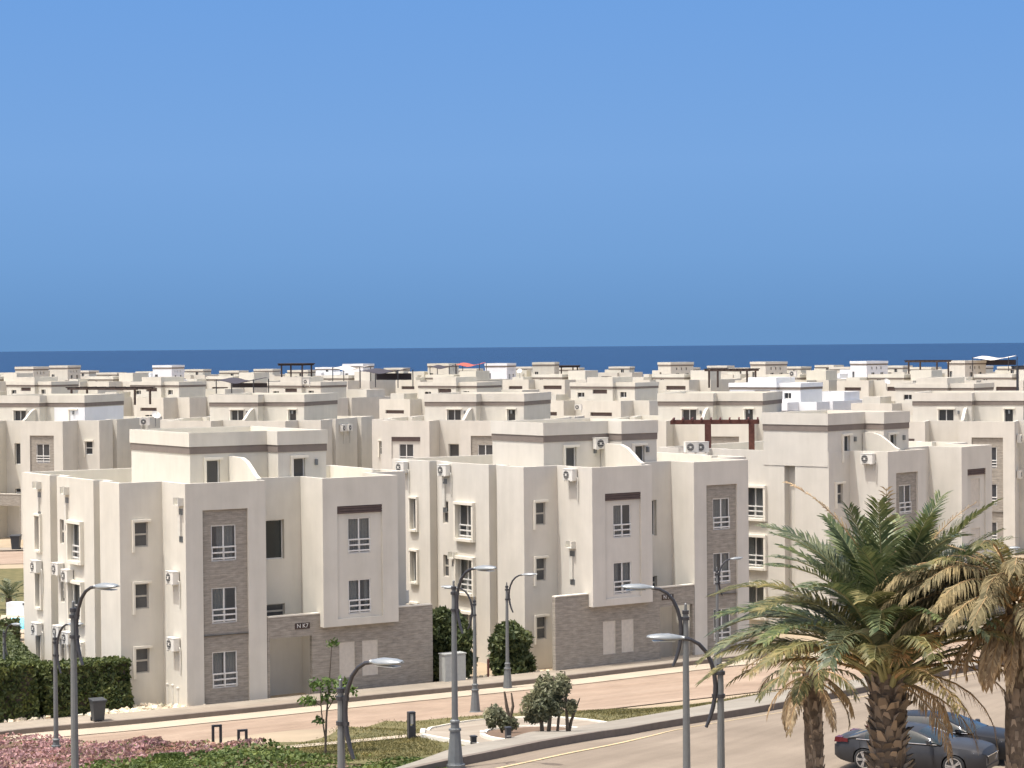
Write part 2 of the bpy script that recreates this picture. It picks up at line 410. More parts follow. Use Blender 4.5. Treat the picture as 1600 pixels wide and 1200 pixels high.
def window(root, e, u0, u1, z0, z1, style, d=.16, off=0.0, fine=True, surround=None):
    """window in an opening of edge e; children pane, guard_rail, curtain, surround"""
    o = off - d
    mb = MB(); f = .055; um = (u0 + u1) / 2; h = z1 - z0
    def bar(a, b, c, dd, o0=o, o1=o + .06): e.box(mb, a, b, o0, o1, c, dd)
    zr = z0 + h * .38
    if style == 'shutter':
        n = max(6, int(h / .075))
        for i in range(n): bar(u0 + .04, u1 - .04, z0 + h * i / n + .006, z0 + h * (i + 1) / n, o + .01, o + .045)
        bar(u0, u0 + .04, z0, z1); bar(u1 - .04, u1, z0, z1); bar(u0 + .04, u1 - .04, z1 - .04, z1 + .0)
        bar(u0 + .04, u1 - .04, z0 + .0, z0 + .03, o, o + .004)
        w = mb.build('window_shutter', 'shutter', root)
    else:
        bar(u0, u0 + f, z0, z1); bar(u1 - f, u1, z0, z1); bar(u0 + f, u1 - f, z0, z0 + f); bar(u0 + f, u1 - f, z1 - f, z1)
        if style in ('slide', 'rail', 'slim'):
            if u1 - u0 > .9: bar(um - f * .7, um + f * .7, z0 + f, z1 - f)
        if style == 'small': bar(u0 + f, u1 - f, z0 + h * .5 - .045, z0 + h * .5 + .045)
        mi = len(mb.f)
        if not fine:
            mb.mi = 1
            mb.poly(e.P(u0, o + .012, z0), e.P(u1, o + .012, z0), e.P(u1, o + .012, z1), e.P(u0, o + .012, z1))
            if style == 'rail':
                mb.mi = 0
                for k in range(3):
                    z = z0 + .12 + k * (zr - z0 - .1) / 2.4; e.box(mb, u0 - .02, u1 + .02, off - .03, off + .02, z, z + .09)
            w = mb.build('window', ['white', 'glass_dark'], root)
        else:
            w = mb.build('window', 'frame_beige' if style == 'small' else 'white', root)
            g = MB(); g.poly(e.P(u0 + .02, o + .02, z0 + .02), e.P(u1 - .02, o + .02, z0 + .02), e.P(u1 - .02, o + .02, z1 - .02), e.P(u0 + .02, o + .02, z1 - .02))
            g.build('pane', {'small': 'glass_grey', 'dark': 'car_glass'}.get(style, 'glass'), w)
            if style in ('slide', 'rail'):
                cu = MB()
                spans = random.choice([((.04, .96),), ((.04, .66),), ((.04, .44), (.56, .96)), ((.3, .96),), ((.04, .36), (.64, .96)), ((.04, .48), (.80, .96))])
                for a, b in spans:
                    n = max(4, int((b - a) * (u1 - u0) / .07))
                    for i in range(n):
                        ua = u0 + (u1 - u0) * (a + (b - a) * i / n); ub = u0 + (u1 - u0) * (a + (b - a) * (i + 1) / n)
                        oa, ob = (-.10, -.16) if i % 2 else (-.16, -.10)
                        cu.poly(e.P(ua, o + oa, z0 + .05), e.P(ub, o + ob, z0 + .05), e.P(ub, o + ob, z1 - .05), e.P(ua, o + oa, z1 - .05))
                cu.build('curtain', 'curtain', w)
            if style == 'rail':
                r = MB()
                for k in range(3):
                    z = z0 + .1 + k * (zr - z0 - .12) / 2; e.box(r, u0, u1, o + .075, o + .115, z, z + .075)
                for k in (u0 + .02, um - .02, u1 - .06): e.box(r, k, k + .04, o + .12, o + .14, z0 + .02, zr + .03)
                r.build('guard_rail', 'white', w)
    if surround:
        s = MB(); t, pr, side = surround
        e.box(s, u0 - t, u1 + t, off, off + pr + .03, z1 + .002, z1 + t)          # head
        e.box(s, u0 - t, u0 - .002, off, off + pr, z0 - (t if side != 'L' else .25), z1)
        if side != 'L': e.box(s, u1 + .002, u1 + t, off, off + pr, z0 - t, z1)
        if side != 'L': e.box(s, u0, u1, off, off + pr + .05, z0 - t, z0 - .002)
        s.build('window_surround', 'trim', w)
    return w

BUILT = {}
def block(name, loc, rz, mir=False, wP=4.4, wR=3.02, wV=4.4, wS=2.3, wall='wall', fine=True, tallbay=False, sign=None, depth=16.0,
          pw=(1.9, 6.3, 9.1), py=(3.5, 2.3), pb=10.9, stair=None, rwin=((.2, .38), (.3, .56)), shut=()):
    """three-storey walk-up: set-back end strips, stone-panelled bay, stair recess, cantilevered bay, roof room"""
    root = empty(name, loc, rz)
    xR = wP + wR; xV = xR + wV; xE = xV + wS; D = depth; yS = 2.75
    left = [(-wS, D), (-wS, 12.0), (-wS + .5, 12.0), (-wS + .5, 11.0), (-wS, 11.0), (-wS, 6.05), (-wS + .5, 6.05), (-wS + .5, 5.25), (-wS, 5.25), (-wS, yS), (0, yS), (0, 0)]
    right = [(xE, yS), (xE, 5.25), (xE - .5, 5.25), (xE - .5, 6.05), (xE, 6.05), (xE, 11.0), (xE - .5, 11.0), (xE - .5, 12), (xE, 12), (xE, D)]
    up = Prism([(wP, 0), (wP, 2.0), (xR, 2.0), (xR, -.4), (xV, -.4), (xV, yS)] + right + left, 3.6, 11.2, mir)
    lo = Prism([(wP, 0), (wP, 2.0), (xR, 2.0), (xR, .3), (xV, .3), (xV, yS)] + right + left, -.3, 3.6, mir, par=0)
    wins = []
    def op(y0, axis, x0, x1, ya, yb, a0, a1, z0, z1, style, d=.16, sur=None, off=0):
        """opening on the edge (x0,ya)-(x1,yb); split over the two prisms by height"""
        pr = lo if z1 < 3.6 else up
        e = pr.find(x0, ya, x1, yb); u0, u1 = pr.span(e, a0, a1, axis)
        e.ops.append((u0, u1, z0, z1, d + .0)); wins.append((e, u0, u1, z0, z1, style, d, off, sur)); return e
    FL = ((.96, 2.77), (4.18, 5.96), (7.28, 9.07))
    # stone panel bay: the whole panel is an opening, its own sheet sits 12 cm back
    eu = up.find(0, 0, wP, 0); el = lo.find(0, 0, wP, 0)
    sa, sb = .21 * wP, .775 * wP
    u0, u1 = up.span(eu, sa, sb, 0); eu.ops.append((u0, u1, 3.6, 9.85, .12)); el.ops.append((u0, u1, .12, 3.6, .12))
    wa, wb = .325 * wP, .635 * wP
    v0, v1 = up.span(eu, wa, wb, 0)
    sp = MB(); se = Edge(eu.P(0, -.12, 0).xy, eu.P(eu.L, -.12, 0).xy)
    Z = sorted({.12, 9.85, *[z for f in FL for z in f]})
    for a, b in ((u0, v0), (v0, v1), (v1, u1)):
        for z0, z1 in zip(Z, Z[1:]):
            if a == v0 and any(abs(z0 - f[0]) < .01 for f in FL): continue
            sp.poly(se.P(a, 0, z0), se.P(b, 0, z0), se.P(b, 0, z1), se.P(a, 0, z1))
    for f in FL:
        for a, b in ((v0, v0), (v1, v1)):
            sp.poly(se.P(a, 0, f[0]), se.P(a, 0, f[1]), se.P(a, -.15, f[1]), se.P(a, -.15, f[0]))
        sp.poly(se.P(v0, 0, f[0]), se.P(v0, -.15, f[0]), se.P(v1, -.15, f[0]), se.P(v1, 0, f[0]))
        sp.poly(se.P(v0, 0, f[1]), se.P(v1, 0, f[1]), se.P(v1, -.15, f[1]), se.P(v0, -.15, f[1]))
    sp.build('stone_panel', 'stone', root)
    for k, f in enumerate(FL):
        window(root, se, v0, v1, f[0], f[1], 'shutter' if ('P%d' % k) in shut else 'rail', .1, 0, fine)
    # stair recess
    er = op(0, 0, wP, xR, 2.0, 2.0, wP + .32 * wR, wP + .68 * wR, 7.0, 9.03, 'slide', .28)
    wins[-1] = wins[-1][:5] + ('dark',) + wins[-1][6:]
    op(0, 0, wP, xR, 2.0, 2.0, wP + .32 * wR, wP + .68 * wR, 3.95, 4.7, 'small', .2)
    # cantilevered bay with framed panel, louvre band and two windows
    ev = up.find(xR, -.4, xV, -.4)
    f0, f1 = up.span(ev, xR + .19 * wV, xR + .79 * wV, 0)
    ev.ops.append((f0, f1, 3.97, 9.74, .1))
    w0, w1 = up.span(ev, xR + .34 * wV, xR + .64 * wV, 0)
    fe = Edge(ev.P(0, -.1, 0).xy, ev.P(ev.L, -.1, 0).xy)
    bp = MB(); zz = sorted({3.97, 4.18, 5.93, 7.28, 9.1, 9.74})
    for a, b in ((f0, w0), (w0, w1), (w1, f1)):
        for z0, z1 in zip(zz, zz[1:]):
            if a == w0 and z0 in (4.18, 7.28): continue
            bp.poly(fe.P(a, 0, z0), fe.P(b, 0, z0), fe.P(b, 0, z1), fe.P(a, 0, z1))
    for z0, z1 in ((4.18, 5.93), (7.28, 9.1)):
        bp.poly(fe.P(w0, 0, z0), fe.P(w0, 0, z1), fe.P(w0, -.15, z1), fe.P(w0, -.15, z0))
        bp.poly(fe.P(w1, 0, z1), fe.P(w1, 0, z0), fe.P(w1, -.15, z0), fe.P(w1, -.15, z1))
        bp.poly(fe.P(w0, 0, z0), fe.P(w0, -.15, z0), fe.P(w1, -.15, z0), fe.P(w1, 0, z0))
        bp.poly(fe.P(w0, 0, z1), fe.P(w1, 0, z1), fe.P(w1, -.15, z1), fe.P(w0, -.15, z1))
    bp.build('bay_panel', wall, root)
    vb = MB()
    fe.box(vb, f0 + .01, f1 - .01, .002, .03, 9.34, 9.73)
    for k in range(3): fe.box(vb, f0 + .01, f1 - .01, .03, .085, 9.36 + k * .13, 9.43 + k * .13)
    vb.build('louvre_band', 'vent', root)
    for k, (z0, z1) in enumerate(((4.18, 5.93), (7.28, 9.1))):
        window(root, fe, w0, w1, z0, z1, 'shutter' if ('V%d' % k) in shut else 'rail', .1, 0, fine)
    # end strips
    for z0, z1 in ((1.65, 2.9), (4.87, 6.14), (7.97, 9.22)):
        op(0, 0, -wS, 0, yS, yS, -wS + .33 * wS, -wS + .66 * wS, z0, z1, 'small', .16, (.12, .12, 'L'))
        if fine or mir: op(0, 0, xV, xE, yS, yS, xV + .36 * wS, xV + .68 * wS, z0, z1, 'small', .16, (.12, .12, 'L'))
    # long side walls (the one towards the camera carries the windows)
    if mir: sx, a, b = xE, (xE, 6.05), (xE, 11.0)
    else: sx, a, b = -wS, (-wS, 11.0), (-wS, 6.05)
    if fine:
        for k, (z0, z1) in enumerate(((.75, 2.65), (3.85, 5.75), (6.93, 8.85))):
            op(0, 1, a[0], b[0], a[1], b[1], 7.55, 9.15, z0, z1, 'rail', .2, (.16, .2, 'all'))
            op(0, 1, a[0], b[0], a[1], b[1], 10.1, 10.65, z0 + .75, z1 + .1, 'small', .16)
            if mir: op(0, 1, sx, sx, 12.0, D, 13.3, 13.95, z0 + .2, z1 + .1, 'slim', .2, (.12, .14, 'all'))
            else: op(0, 1, sx, sx, D, 12.0, 13.3, 13.95, z0 + .2, z1 + .1, 'slim', .2, (.12, .14, 'all'))
    # stone garden wall with the entrance opening, shuttered openings, coping
    sw = MB(); x0 = wP + .03; x1 = xE - .02; y0, y1 = 0.0, .27
    holes = [(wP + .16, wP + .16 + 2.4, -.3, 3.2), (xR + .25 * wV, xR + .455 * wV, .88, 2.7), (xR + .555 * wV, xR + .765 * wV, .88, 2.7)]
    zt = 4.27
    X = sorted({x0, x1, *[h[0] for h in holes], *[h[1] for h in holes]}); ZZ = sorted({-.3, zt, *[h[2] for h in holes], *[h[3] for h in holes]})
    mm = (lambda x: -x) if mir else (lambda x: x)
    def flip(*pts):
        pts = [Vector((mm(p[0]), p[1], p[2])) for p in pts]
        sw.poly(*(reversed(pts) if mir else pts))
    for a, b in zip(X, X[1:]):
        for c, d in zip(ZZ, ZZ[1:]):
            if any(h[0] < (a + b) / 2 < h[1] and h[2] < (c + d) / 2 < h[3] for h in holes): continue
            flip((a, y0, c), (b, y0, c), (b, y0, d), (a, y0, d)); flip((b, y1, c), (a, y1, c), (a, y1, d), (b, y1, d))
    for h in holes:
        a, b, c, d = h
        flip((a, y0, c), (a, y0, d), (a, y1, d), (a, y1, c)); flip((b, y0, d), (b, y0, c), (b, y1, c), (b, y1, d)); flip((a, y0, d), (b, y0, d), (b, y1, d), (a, y1, d))
        if c > 0: flip((a, y0, c), (a, y1, c), (b, y1, c), (b, y0, c))
    flip((x0, y0, zt), (x1, y0, zt), (x1, y1, zt), (x0, y1, zt)); flip((x1, y0, -.3), (x1, y1, -.3), (x1, y1, zt), (x1, y0, zt)); flip((x0, y1, -.3), (x0, y0, -.3), (x0, y0, zt), (x0, y1, zt))
    st = sw.build('stone_wall', 'stone', root)
    ge = Edge((mm(x1), y0), (mm(x0), y0)) if mir else Edge((mm(x0), y0), (mm(x1), y0))
    for h in holes[1:]:
        a, b = sorted(((Vector((mm(h[0]), y0)) - ge.p).dot(ge.t), (Vector((mm(h[1]), y0)) - ge.p).dot(ge.t)))
        window(st, ge, a, b, h[2], h[3], 'shutter', .08, 0, fine)
    for a, b in ((wP + .06, xR - .03), (xV + .03, xE - .04)):
        a, b = sorted((mm(a), mm(b))); k = MB(); k.box(a, b, -.04, .31, zt + .002, zt + .06); k.build('coping', 'trim', st)
    if sign:
        pl = MB(); c = mm(wP + 2.0)
        pl.box(c - .42, c + .42, -.03, -.003, 3.58, 3.88)
        p = pl.build('number_plate', 'wood_dark', st)
        t = bpy.data.curves.new('plate_lettering', 'FONT'); t.body = sign; t.size = .30; t.align_x = 'CENTER'; t.align_y = 'CENTER'; t.extrude = .004
        tmp = bpy.data.objects.new('tmp', t); COL.objects.link(tmp); t.materials.append(M['white'])
        me = bpy.data.meshes.new_from_object(tmp, depsgraph=bpy.context.evaluated_depsgraph_get()); bpy.data.objects.remove(tmp); bpy.data.curves.remove(t)
        to = bpy.data.objects.new('plate_lettering', me); COL.objects.link(to); to.parent = p
        to.location = (c, -.038, 3.73); to.rotation_euler = (pi / 2, 0, 0)
    # roof room
    p0, p1, p2 = pw
    ya, yb = py
    pr = Prism([(p0, ya), (p1, ya), (p1, yb), (p2, yb), (p2, pb), (p0, pb)], 10.3, 13.55, mir, par=.3)
    if tallbay: pass
    def pop(x0, x1, y, a0, a1, z0, z1):
        e = pr.find(x0, y, x1, y); u0, u1 = pr.span(e, a0, a1, 0); e.ops.append((u0, u1, z0, z1, .2)); wins.append((e, u0, u1, z0, z1, 'slim', .2, 0, (.13, .12, 'L')))
    w = p1 - p0; pop(p0, p1, ya, p0 + rwin[0][0] * w, p0 + rwin[0][1] * w, 10.75, 12.15)
    w = p2 - p1; pop(p1, p2, yb, p1 + rwin[1][0] * w, p1 + rwin[1][1] * w, 10.75, 12.15)
    pm = MB(); pr.mesh(pm); roof = pm.build('roof_room', [wall, 'roof'], root)
    cb = MB(); pr.ring(cb, 12.47, 12.84, .035); cb.build('roof_band', 'band', roof)
    cb = MB(); pr.ring(cb, 12.845, 13.56, .07)
    cb.build('cornice', wall, roof)
    # curved stair parapet beside the roof room
    sx_, s0, s1 = stair or (wP - .35, .25, 3.48)
    sm = MB(); xa, xb = mm(sx_), mm(sx_ + .25)
    if xa > xb: xa, xb = xb, xa
    prof = [(s0, 10.2), (s1, 10.2), (s1, 12.3), (s0 + 1.85, 12.28), (s0 + 1.3, 12.1), (s0 + .75, 11.75), (s0 + .35, 11.45), (s0, 11.3)]
    A = [Vector((xa, y, z)) for y, z in prof]; B = [Vector((xb, y, z)) for y, z in prof]
    sm.poly(*reversed(A)); sm.poly(*B)
    for i in range(len(prof)):
        j = (i + 1) % len(prof); sm.poly(A[i], A[j], B[j], B[i])
    sm.build('stair_parapet', wall, root)
    for args in wins:
        e, u0, u1, z0, z1, style, d, off, sur = args
        window(root, e, u0, u1, z0, z1, style, d - .0, off, fine, sur)
    # wall lights, small dark boxes on the roof room
    for e, u in ((pr.find(p1, yb, p2, yb), .78), (pr.find(p0, ya, p1, ya), .72)):
        u *= e.L
        wl = MB(); e.box(wl, u - .07, u + .07, .0, .14, 11.75, 12.05); wl.build('wall_light', 'steel', roof)
    mb = MB(); lo.mesh(mb); up.mesh(mb, floor=True)
    mb.build('wall', [wall, 'roof'], root)
    root['_'] = 1; del root['_']
    return root, up, lo, pr

def ac_unit(e, u, z, root, label, w=.85, bracket=True):
    """split air conditioner hung on wall edge e of building root; one shared set of meshes, copied"""
    global ACP
    if 'ACP' not in globals():
        ACP = empty('air_conditioner')
        m = MB(); m.box(-.43, .43, -.38, -.05, 0, .6); m.box(-.45, .45, -.40, -.03, .6, .635); m.build('casing', 'acwhite', ACP)
        g = MB(); g.tube([(-.12, -.384, .3), (-.12, -.40, .3)], .235, 20)
        g.build('fan_grille', 'acdark', ACP)
        h = MB(); h.tube([(-.12, -.402, .3), (-.12, -.415, .3)], .07, 12)
        for k in range(4): h.obox((-.35, -.412, .12 + .12 * k), (.46, 0, 0), (0, .006, 0), (0, 0, .012))
        h.build('fan_guard', 'acwhite', ACP)
        for x in (-.33, .29): b = MB(); b.box(x, x + .04, -.42, 0, -.05, -.004); b.box(x, x + .04, -.04, 0, -.4, -.05); b.build('bracket', 'acwhite', ACP)
        p = MB(); p.tube([(.41, -.1, .2), (.52, -.08, .12), (.52, -.06, -.3), (.50, -.06, -1.2)], .03, 6); p.build('pipe', 'pipe', ACP)
        a = ACP
    else: a = copy_tree(ACP)
    mw = Matrix.Translation(root.location) @ Matrix.Rotation(root.rotation_euler.z, 4, 'Z')
    p = mw @ e.P(u, 0, z); n = mw.to_3x3() @ Vector((e.n.x, e.n.y, 0))
    a.location = p; a.rotation_euler = (0, 0, atan2(n.y, n.x) + pi / 2)
    tag(a, label, 'air conditioner', 'air conditioners hung on the block walls')
    return a
# ------------------------------------------------------------------ simpler blocks for the rows behind
def slab_openings(e, mb_band, bands):
    for u0, u1, z0, z1 in bands: e.box(mb_band, u0, u1, -.30, -.26, z0, z1)
def far_block(name, kind, wall='wall'):
    root = empty(name)
    wins = []
    if kind == 'V':      # two louvred bays, long roof room with a raised middle
        pts = [(-13, -.4), (-8, -.4), (-8, 2), (-5.6, 2), (-5.6, 0), (0, 0), (0, 2.75), (2.3, 2.75), (2.3, 6), (1.8, 6), (1.8, 6.8), (2.3, 6.8), (2.3, 16), (-13, 16)]
        body = Prism(pts, -.3, 11.2); vent = [((-13, -.4), (-8, -.4), 1.0, 4.0, 9.35, 9.8), ((-5.6, 0), (0, 0), 1.2, 4.3, 9.35, 9.8)]
        room = Prism([(-9.2, 3), (-6.4, 3), (-6.4, 2.4), (-2.7, 2.4), (-2.7, 3), (.1, 3), (.1, 8.4), (-9.2, 8.4)], 10.3, 13.35, par=.3)
        crown = Prism([(-6.4, 2.4), (-2.7, 2.4), (-2.7, 7), (-6.4, 7)], 13.36, 14.0, par=.3)
        rv = [((-6.4, 2.4), (-2.7, 2.4), .8, 2.9, 12.0, 12.5)]
        rw = [((-9.2, 3), (-6.4, 3), 1.0, 2.0, 11.5, 12.1), ((-2.7, 3), (.1, 3), .7, 1.6, 11.5, 12.2)]
    elif kind == 'W':    # taller plain block, one wide louvre band
        pts = [(-12, .0), (-7, .0), (-7, 1.8), (-4.6, 1.8), (-4.6, -.3), (0, -.3), (0, 3), (2, 3), (2, 13), (-12, 13)]
        body = Prism(pts, -.3, 12.5); vent = [((-4.6, -.3), (0, -.3), .6, 4.0, 11.0, 11.6), ((-12, 0), (-7, 0), 1.2, 3.8, 11.0, 11.5)]
        room = Prism([(-9, 4.5), (-3.5, 4.5), (-3.5, 9.5), (-9, 9.5)], 11.6, 13.3, par=.25); crown = None
        rv = []; rw = [((-9, 4.5), (-3.5, 4.5), 1.2, 1.9, 11.9, 12.9)]
    elif kind == 'T':    # low body with a slotted stair tower
        pts = [(-11, 0), (-6, 0), (-6, 1.2), (0, 1.2), (0, 13), (-11, 13)]
        body = Prism(pts, -.3, 11.4); vent = [((-11, 0), (-6, 0), 1.2, 3.6, 10.0, 10.4)]
        room = Prism([(-4.6, 2.2), (0.02, 2.2), (0.02, 7.4), (-4.6, 7.4)], 10.5, 14.55, par=.3); crown = None
        rv = []; rw = [((-4.6, 2.2), (.02, 2.2), .5, 1.2, 11.0, 12.6)]
        rw += [((.02, 2.2), (.02, 7.4), a, a + .8, 10.9, 12.4) for a in (1.2, 3.4)]
        rw += [((.02, 2.2), (.02, 7.4), a, a + .3, 12.95, 13.5) for a in (1.2, 2.3, 3.4)]
    else:                # 'S': small flat block with a low roof hut
        pts = [(-9, 0), (-3.5, 0), (-3.5, 1.5), (0, 1.5), (0, 11), (-9, 11)]
        body = Prism(pts, -.3, 11.0); vent = [((-9, 0), (-3.5, 0), 1.2, 4.0, 9.6, 10.1)]
        room = Prism([(-6.5, 2.5), (-1, 2.5), (-1, 7), (-6.5, 7)], 10.1, 12.5, par=.25); crown = None
        rv = []; rw = [((-6.5, 2.5), (-1, 2.5), 3.2, 4.0, 10.6, 12.0)]
    def cut(pr, lst, nm, mat, root_, d=.25):
        for (x0, y0), (x1, y1), u0, u1, z0, z1 in lst:
            e = pr.find(x0, y0, x1, y1); du = (Vector((x0, y0)) - e.p).dot(e.t)
            e.ops.append((u0 + du, u1 + du, z0, z1, d)); wins.append((e, u0 + du, u1 + du, z0, z1, nm, mat, root_, d))
    mb = MB(); rm = MB()
    lower = []
    for (x0, y0), (x1, y1), u0, u1, z0, z1 in vent:
        m = (u0 + u1) / 2
        for k in range(3): lower.append(((x0, y0), (x1, y1), m - .65, m + .65, .9 + 3.1 * k, 2.6 + 3.1 * k))
    cut(body, vent, 'louvre_band', 'vent', root); cut(body, lower, 'window', 'glass_dark', root)
    cut(room, rv, 'louvre_band', 'vent', None); cut(room, rw, 'window', 'glass_dark', None)
    body.mesh(mb); mb.build('wall', [wall, 'roof'], root)
    room.mesh(rm)
    if crown: crown.mesh(rm)
    r = rm.build('roof_room', [wall, 'roof'], root)
    for e, u0, u1, z0, z1, nm, mat, rt, d in wins:
        w = MB(); e.box(w, u0 + .01, u1 - .01, -d, -d + .03, z0 + .01, z1 - .01)
        if nm == 'window':
            w.mi = 1; um = (u0 + u1) / 2
            e.box(w, um - .04, um + .04, -d + .03, -d + .05, z0 + .01, z1 - .01); e.box(w, u0 + .01, u1 - .01, -d + .05, -d + .07, z0 + .01, z0 + .1)
        w.build(nm, [mat, 'white'], rt or r)
    def extra(x0, x1, y0, y1, z0, z1, nm):
        q = Prism([(x0, y0), (x1, y0), (x1, y1), (x0, y1)], z0, z1, par=.3); m = MB(); q.mesh(m); m.build(nm, [wall, 'roof'], root)
    if kind == 'V': extra(-11.5, -7.5, 9.5, 14, 10.36, 12.7, 'stair_head'); extra(-1.9, 1.9, 10.5, 14.5, 10.36, 12.2, 'plant_room'); extra(-12.4, -10.2, 1.2, 4, 10.36, 11.9, 'plant_room')
    if kind == 'W': extra(-2.6, .6, 5, 9, 11.66, 13.9, 'stair_head'); extra(-11.4, -9.3, 2, 6, 11.66, 12.9, 'plant_room')
    if kind == 'T': extra(-9.8, -6.2, 4, 9, 10.56, 12.9, 'plant_room'); extra(-8.5, -6.5, 1.2, 3.2, 10.56, 12.2, 'plant_room')
    if kind == 'S': extra(-8.4, -6.8, 5, 9, 10.16, 11.7, 'plant_room')
    b = MB(); (room).ring(b, room.z1 - .75, room.z1 - .48, .05); b.build('roof_band', 'band', r)
    b = MB(); (room).ring(b, room.z1 - .47, room.z1 + .005, .09); b.build('cornice', wall, r)
    return root

# ------------------------------------------------------------------ ground strips
def px_line(pts, off=0, near=20): return [gnd(x, y, 0, near) + Vector((0, 0, off)) for x, y in pts]
def resample(pl, step=1.0):
    out = [pl[0]]
    for a, b in zip(pl, pl[1:]):
        k = max(1, int((b - a).length / step))
        out += [a + (b - a) * (i / k) for i in range(1, k + 1)]
    return out
def curve(pl, step=1.0):
    """Catmull-Rom through ground points"""
    P = [pl[0] * 2 - pl[1]] + pl + [pl[-1] * 2 - pl[-2]]; out = []
    for i in range(1, len(P) - 2):
        a, b, c, d = P[i - 1:i + 3]; k = max(2, int((c - b).length / step))
        for j in range(k):
            t = j / k
            out.append(.5 * ((2 * b) + (c - a) * t + (2 * a - 5 * b + 4 * c - d) * t * t + (3 * b - a - 3 * c + d) * t ** 3))
    out.append(pl[-1]); return out
def even(pl, n):
    d = [0]
    for a, b in zip(pl, pl[1:]): d.append(d[-1] + (b - a).length)
    out = []; j = 0
    for i in range(n):
        s = d[-1] * i / (n - 1)
        while j < len(d) - 2 and d[j + 1] < s: j += 1
        k = (s - d[j]) / max(1e-9, d[j + 1] - d[j]); out.append(pl[j] + (pl[j + 1] - pl[j]) * min(1, max(0, k)))
    return out
def sheet(name, la, lb, off, mat, k=None, kind='structure', n=None, skirt=0, label=None):
    """lofted ground sheet between two ground lines, lying off metres above the terrain"""
    n = n or max(len(la), len(lb)); A, B = even(la, n), even(lb, n)
    if k is None: k = max(1, int(max((a - b).length for a, b in zip(A, B)) / 1.2))
    mb = MB(); g = []
    for a, b in zip(A, B):
        row = []
        for j in range(k + 1):
            p = a + (b - a) * (j / k); row.append(Vector((p.x, p.y, hgt(p.x, p.y) + off)))
        g.append(row)
    fl = (B[0] - A[0]).cross(A[1] - A[0]).z < 0
    def q(*p): mb.poly(*(reversed(p) if fl else p))
    for i in range(n - 1):
        for j in range(k): q(g[i][j], g[i][j + 1], g[i + 1][j + 1], g[i + 1][j])
    if skirt:
        dz = Vector((0, 0, -skirt))
        for i in range(n - 1):
            q(g[i][0] + dz, g[i][0], g[i + 1][0], g[i + 1][0] + dz)
            q(g[i][k], g[i][k] + dz, g[i + 1][k] + dz, g[i + 1][k])
        for j in range(k):
            q(g[0][j] + dz, g[0][j + 1] + dz, g[0][j + 1], g[0][j]); q(g[-1][j], g[-1][j + 1], g[-1][j + 1] + dz, g[-1][j] + dz)
    o = mb.build(name, mat); tag(o, label, None, None, kind); return o
def offset(pl, d):
    """shift a ground line sideways by d metres (positive = towards the camera / right of travel)"""
    out = []
    for i, p in enumerate(pl):
        t = pl[min(i + 1, len(pl) - 1)] - pl[max(i - 1, 0)]; t.z = 0; t.normalize()
        out.append(p + Vector((t.y, -t.x, 0)) * d)
    return out
def terrain():
    fr = lambda a, b, s: [a + s * i for i in range(int(round((b - a) / s)) + 1)]
    X = [-40000, -6000, -1500, -500, -200, -100] + fr(-60, 80, 1.0) + [110, 200, 500, 1500, 6000, 40000]
    Y = [-3000, -600, -150, -40, 0, 20] + fr(30, 150, 1.0) + [180, 240, 320, 420, 560, 700, 760, 800, 840, 880, 920, 1000]
    mb = MB(); W = len(X)
    for y in Y:
        for x in X: mb.v.append((x, y, hgt(x, y)))
    for j in range(len(Y) - 1):
        for i in range(W - 1):
            mb.f.append((j * W + i, j * W + i + 1, (j + 1) * W + i + 1, (j + 1) * W + i)); mb.m.append(0)
    o = mb.build('ground', 'earth', smooth=True); tag(o, kind='structure')
    s = MB(); Xs = [-90000, -20000, -4000, 0, 4000, 20000, 90000]; Ys = [790, 1200, 3000, 10000, 40000, 150000]
    for a, b in zip(Xs, Xs[1:]):
        for c, d in zip(Ys, Ys[1:]): s.poly((a, c, -5), (b, c, -5), (b, d, -5), (a, d, -5))
    tag(s.build('sea', 'sea'), kind='structure')

# ------------------------------------------------------------------ foliage
def leaf_quads(mb, pts, size, flat=.5, aspect=1.6):
    for p, nrm in pts:
        a = Vector((random.gauss(0, 1), random.gauss(0, 1), random.gauss(0, 1)))
        if nrm is not None: a = a * flat + nrm * (1 - flat) * 1.7
        if a.length < 1e-4: continue
        a.normalize(); b = a.orthogonal().normalized(); b = (Matrix.Rotation(random.random() * 6.28, 3, a) @ b); c = a.cross(b)
        s = size * random.uniform(.6, 1.35); b = b * s * aspect * .5; c = c * s * .5
        mb.poly(p - b, p - c * .9 + b * .1, p + b, p + c * .9 + b * .1)
def lump(seed):
    r = random.Random(seed); w = [(Vector((r.gauss(0, 1), r.gauss(0, 1), r.gauss(0, 1))).normalized() * r.uniform(.8, 2.4), r.random() * 6.28, r.uniform(.3, 1)) for _ in range(9)]
    return lambda p: sum(sin(k.dot(p) + ph) * a for k, ph, a in w) / 3.2
